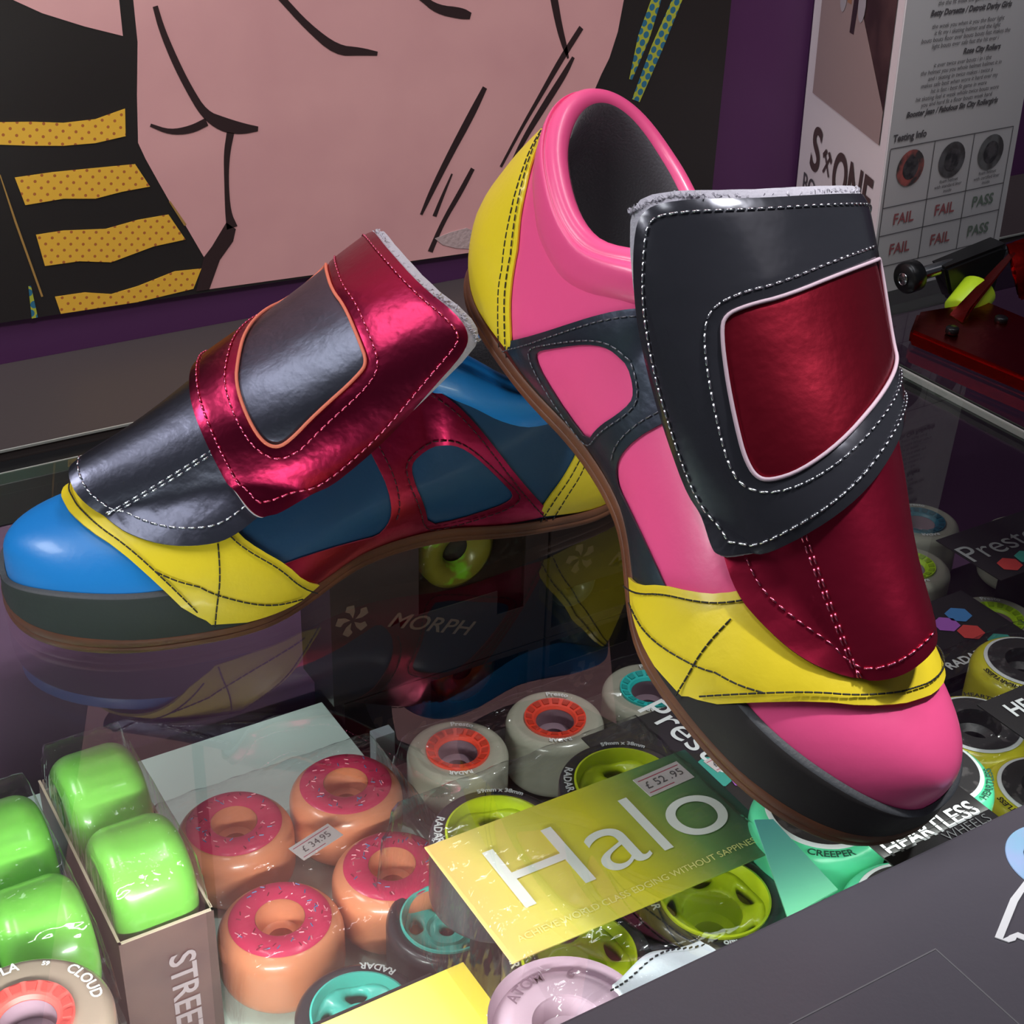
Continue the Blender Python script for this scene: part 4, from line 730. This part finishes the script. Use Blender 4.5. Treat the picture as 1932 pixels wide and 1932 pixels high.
sticker('white price sticker under the pink boot sole', .4250, .4590, -.1325, '£ 39', .1, w_=.014, h_=.011)
boxo_('carton', (.3740, .4630, .4250, .5060, SH + .0005, -.1342), m_blkc, 'black carton under the card beneath the pink boot')
tw = empty('pack_card', (.3300, .3100, -.0360), 0, 'pale teal card wedge between the yellow to green card and the mint wheels', 'card'); V, F, I = slab([[(.0030, .0250), (.0100, .0215), (.0060, -.0220), (-.0210, -.0240)]], -.0008, 0, step=.01); link('card_sheet', mesh(V, F), gradient('teal_card_print', [(0, srgb(110, 186, 140)), (1, srgb(96, 186, 186))], 1, -.03, .03), tw, False)
# heartless wheels
m_yw = mat('yellow_urethane', srgb(222, 212, 50), .32, coat=.5); m_mint = mat('mint_urethane', srgb(96, 222, 168), .32, coat=.5, sss=.1); m_lbl = mat('dark_label', srgb(52, 50, 50), .45, vary=(120, srgb(84, 80, 80), .55, .6))
HP = (('HEARTLESS', .0044, .0258, 3.3, MATS['black_thread'], 1), ('HEARTLESS', .0044, .0258, .6, MATS['black_thread'], 1))
boxo_('carton', (.4850, .6250, .3050, .4400, SH + .0005, -.1290), m_blkc, 'black carton under the yellow wheels')
for x, y, s_ in ((.5240, .3800, 'biggest, with a black and white label, beside the pink toe'), (.5900, .4060, 'behind, by the hexagon card'), (.5160, .3280, 'nearest, at the right photo edge')): wheel('skate_wheel', x, y, -.0905, 'yellow wheel ' + s_, 'yellow wheels', kind='label', tire=m_yw, hub=m_lbl, prints=HP)
boxo_('carton', (.3500, .4300, .2760, .3450, SH + .0005, -.0785), m_blkc, 'black carton under the mint wheels')
CR = (('CREEPER', .0050, .0258, -2.12, mat('dark_green_print', srgb(40, 90, 70), .5), -1), ('HEARTLESS', .0044, .0258, -.9, MATS['dark_green_print'], -1))
for x, y, s_ in ((.3640, .3290, 'with dark lettering, beside the teal card under the pink toe'), (.4240, .3260, 'behind the pink toe, lit at its edge'), (.3600, .2690, 'nearest, cut off by the black board'), (.4200, .2660, 'at the far corner of the black stencil lettered card')): wheel('skate_wheel', x, y, -.0400, 'mint green wheel ' + s_, 'mint wheels', kind='label', tire=m_mint, hub=m_lbl, prints=CR, R_=.0290)
bm = bmesh.new()
def letter(parent, M_, s_, sz, sx=1., bold=.0003): return text('printed_text', s_, sz, m_wht, parent, M_, bold, 0, None, sx)
r, p = card('pack_card', .3480, .4045, .2620, .2985, -.0180, m_blkc, 'black card with white stencil lettering along the black front board', 'stencil lettered cards'); letter(p, T(-.0010, .0016, .0005, .02), 'HEARTLESS', .0118, .84, .0002); text('printed_text', 'WHEELS', .0066, m_gry, p, T(.0120, -.0050, .0006), -.0001)
bm = bmesh.new(); box(bm, -.026, .025, .0018, .0022, .00065, .0007); link('stencil_gap', frombm(bm), m_blkc, p, False)
r, p = card('pack_card', .4870, .5480, .3140, .3560, -.0480, m_blkc, 'black card with white stencil lettering lying on the yellow wheels', 'stencil lettered cards', rz=.0); letter(p, T(.006, .0080, .0005, -.03), 'HEARTLESS', .0130, .86, .0003)
boxo_('carton', (.5480, .5600, .3140, .3560, SH + .0005 + .0615, -.0490), m_blkc, 'black carton end beside the yellow wheels')
film('plastic_bag', .4950, .6250, .352, .442, -.0890, -.125, 'clear crinkled bag over the yellow wheels', .0008, 23); film('plastic_bag', .2905, .4780, .522, .587, -.1500, -.185, 'clear bag over the orange hub wheels', .0008, 27)
# boxed wheels with windows, standing at the back
m_mb = mat('boxed_black', srgb(40, 32, 32), .35, coat=.3); m_lg = mat('tan_print', srgb(84, 68, 58), .5); m_win = clear('blister', (.9, .9, .8, 1), 1.5, .1, (30, .5))
def morph(x0, x1, z0, z1, y, label, logo, win_, inner, notch=0):
    r = empty('wheel_box', ((x0 + x1) / 2, y + .03, z0), 0, label, 'box', 'black wheel boxes at the back'); cx = (x0 + x1) / 2; hw = (x1 - x0) / 2 - .0006; h_ = z1 - z0 - .0006
    wx0, wx1, wz0, wz1 = win_; out = [(-hw, 0), (hw, 0), (hw, h_), (-hw, h_)]; hole = [(wx0, wz0), (wx1 - .020, wz0), (wx1 - .020, wz0 - notch), (wx1, wz0 - notch), (wx1, wz1), (wx0, wz1)]
    V, F, I = slab([out, hole], 0, .001, step=.01); V = [(a, -.03 - c + .001, b) for a, b, c in V]; link('front', mesh(V, F), m_mb, r, False)
    boxo('body', (-hw, hw, .028 - .03 + .0, .018, 0, h_), m_mb, r, 0); boxo('top', (-hw, hw, -.029, -.002, h_ - .001, h_), m_mb, r, 0); boxo('base', (-hw, hw, -.029, -.002, 0, .001), m_mb, r, 0)
    for a in (-hw, hw - .001): boxo('side', (a, a + .001, -.029, -.002, .001, h_ - .001), m_mb, r, 0)
    V = [(wx0, -.0285, wz0 - notch), (wx1, -.0285, wz0 - notch), (wx1, -.0285, wz1), (wx0, -.0285, wz1)]; link('window', mesh(V, [(0, 1, 2, 3)]), m_win, r, False)
    bm = bmesh.new(); M_ = Matrix.Translation(((wx0 + wx1) / 2, -.004, (wz0 + wz1) / 2)); r_ = min(.026, (wz1 - wz0) * .62)
    V, F, I = lathe([(r_ * .35, .002), (r_ * .45, .008), (r_ * .8, .010), (r_, .006), (r_, -.004)], 48); V = [tuple(M_ @ (Matrix.Rotation(math.pi / 2, 4, 'X') @ Vector(v))) for v in V]; link('boxed_wheel', mesh(V, F), inner, r)
    lx, lz = logo; V, F = [], []
    for k in range(5):
        a = k * 2 * math.pi / 5 + .3; c = lambda r2, b: (lx + r2 * math.cos(a + b), -.0305, lz + r2 * math.sin(a + b)); i = len(V); V += [c(.0015, 0), c(.006, -.25), c(.0105, -.1), c(.0115, .35), c(.0085, .6), c(.006, .35)]; F.append(tuple(range(i, i + 6)))
    link('pinwheel_logo', mesh(V, F), m_lg, r, False)
    text('printed_text', 'MORPH', .0145, m_lg, r, Matrix.Translation((lx + .0520, -.0305, lz - .0200)) @ Matrix.Rotation(math.pi / 2, 4, 'X') @ Matrix.Rotation(-.42, 4, 'Z'), .0002, .3, None, 1.25); return r
mi_ = [mat('olive_wheel', srgb(120, 112, 40), .3, vary=(40, srgb(120, 180, 40), .55, .6)), mat('orange_wheel', srgb(190, 84, 44), .3, vary=(60, srgb(90, 92, 74), .45, .6)), mat('dim_grey_wheel', srgb(72, 80, 78), .3), mat('dim_grey_wheel', srgb(72, 80, 78), .3)]
yb = .6600 - .0
FL_ = -.2625
morph(.2985, .4435, FL_, -.1815, yb, 'black wheel box with orange wheel in its window, lower left of the stacks', (-.048, .0520), (-.0120, .0605, .0395, .0765), mi_[1])
morph(.2915, .4435, -.1810, -.0800, yb, 'black wheel box with lime and olive wheel window, upper left of the stacks', (-.0614, .0590), (-.0170, .0590, .0480, .0960), mi_[0], .018)
morph(.4445, .5900, FL_, -.1815, yb, 'black wheel box with grey window, lower right of the stacks', (-.0414, .0423), (-.0690, -.0050, .0560, .0770), mi_[2])
morph(.4445, .5900, -.1810, -.0800, yb, 'black wheel box with grey window, upper right of the stacks', (-.0490, .0548), (-.0690, -.0080, .0060, .0340), mi_[3])
# ------------------------------------------------------------------ stickers on the front board
sk = empty('round_sticker', (.3825, .2310, .0042), 0, 'pale blue round sticker with dark pen lines on the black board', 'sticker'); m_sb = mat('sticker_blue', srgb(150, 200, 232), .5, vary=(60, srgb(170, 190, 235), .4, .7))
lathe_o('disc', [(.0, .0003), (.0185, .0003), (.0187, 0)], m_sb, sk, 64); V, F = [], []
def arc(cx, cy, r_, a0, a1, w_=.0007):
    i0 = len(V); n = 20
    for k in range(n): a = a0 + (a1 - a0) * k / (n - 1); V.extend([(cx + (r_ - w_ / 2) * math.cos(a), cy + (r_ - w_ / 2) * math.sin(a), .0005), (cx + (r_ + w_ / 2) * math.cos(a), cy + (r_ + w_ / 2) * math.sin(a), .0005)])
    F.extend([(i0 + 2 * k, i0 + 2 * k + 1, i0 + 2 * k + 3, i0 + 2 * k + 2) for k in range(n - 1)])
arc(0, 0, .0120, 0, 6.283); arc(.002, 0, .008, 1.2, 5.0); arc(-.004, 0, .009, -1, 1.4); arc(0, -.03, .032, 1.2, 1.95); link('pen_lines', mesh(V, F), mat('navy_print', srgb(40, 60, 90), .5), sk, False)
so_ = empty('outlined_sticker', (.3520, .2060, .0042), 0, 'white outlined angular sticker on the black board at the right edge', 'sticker'); o_ = np.array([(-.0185, .0100), (-.0160, .0060), (-.0135, .0055), (-.0120, .0062), (-.004, -.008), (.020, -.014), (.030, .006), (.012, .024), (.0, .020)])
V, F, I = slab([o_, inset(o_, .0026)], 0, .0004, step=.01); link('white_outline', mesh(V, F), mat('gloss_white', srgb(240, 240, 242), .3), so_, False)
# ------------------------------------------------------------------ skate plate with truck
m_redan = mat('red_anodised', srgb(150, 22, 20), .25, 1, bump=(30, .08)); m_bst = mat('black_steel', srgb(40, 40, 42), .3, .7); m_steel = mat('polished_steel', srgb(150, 152, 156), .18, 1); m_bush = mat('lime_bushing', srgb(190, 225, 40), .4)
pl = empty('skate_plate', (.79, .60, .0), 0, 'red anodised skate plate with black truck and lime cushion on the glass', 'skate plate')
def rod(name, a, b, r_, m, par, n=20, cap=True):
    a, b = Vector(a), Vector(b); L_ = (b - a).length; V, F, I = lathe([(0, 0), (r_ * .85, 0), (r_, r_ * .15), (r_, L_ - r_ * .15), (r_ * .85, L_), (0, L_)], n); M_ = Matrix.Translation(a) @ (b - a).to_track_quat('Z', 'Y').to_matrix().to_4x4()
    return sharp(link(name, mesh([tuple(M_ @ Vector(v)) for v in V], F), m, par), 50)
A_, B2 = (-.082, .043, .030), (.075, .050, .034)
rod('axle', A_, B2, .0045, m_steel, pl); rod('axle_nut', (-.088, .0428, .0297), (-.076, .0434, .0303), .0105, m_bst, pl, 24); rod('axle_nut', (-.0885, .0428, .0297), (-.0885 - .0006, .0428, .0297), .0042, m_steel, pl)
def hull(name, pts, m, par, bev=.002):
    bm = bmesh.new(); vs = [bm.verts.new(p) for p in pts]; r = bmesh.ops.convex_hull(bm, input=vs); bmesh.ops.delete(bm, geom=[v for v in bm.verts if not v.link_faces], context='VERTS')
    bmesh.ops.dissolve_limit(bm, angle_limit=.02, verts=bm.verts, edges=bm.edges); bmesh.ops.bevel(bm, geom=list(bm.edges), offset=bev, segments=2, affect='EDGES'); return sharp(link(name, frombm(bm), m, par), 30)
hull('hanger', [(-.058, .036, .034), (-.058, .052, .034), (.006, .040, .040), (.006, .058, .040), (-.050, .034, .014), (-.040, .050, .006), (-.002, .038, .006), (.002, .056, .006), (-.030, .036, .002)], m_bst, pl)
rod('cushion', (-.052, .022, .006), (-.030, .028, .018), .0125, m_bush, pl, 28)
hull('base_plate', [(-.112, .008, .001), (-.086, .028, .001), (-.034, .018, .001), (-.028, -.125, .001), (-.098, -.125, .001), (-.112, .008, .011), (-.086, .028, .012), (-.034, .018, .014), (-.028, -.125, .014), (-.098, -.125, .011)], m_redan, pl)
hull('king_post', [(-.012, .010, .010), (.034, .004, .012), (-.006, .036, .044), (.030, .034, .048), (-.010, .020, .030), (.040, .012, .040)], m_redan, pl)
hull('strut', [(-.078, -.004, .012), (-.074, .014, .012), (-.004, .024, .040), (.002, .034, .040), (-.066, .002, .019)], m_redan, pl, .0015); hull('strut', [(.034, .030, .044), (.044, .026, .040), (.030, .010, .030), (-.050, -.110, .012), (-.032, -.112, .012), (-.040, -.100, .022), (-.070, -.060, .012)], m_redan, pl, .0015)
for x_, y_ in ((-.094, -.010), (-.052, -.012), (-.085, -.085)): rod('bolt', (x_, y_, .012), (x_, y_, .0165), .0042, m_bst, pl, 16)
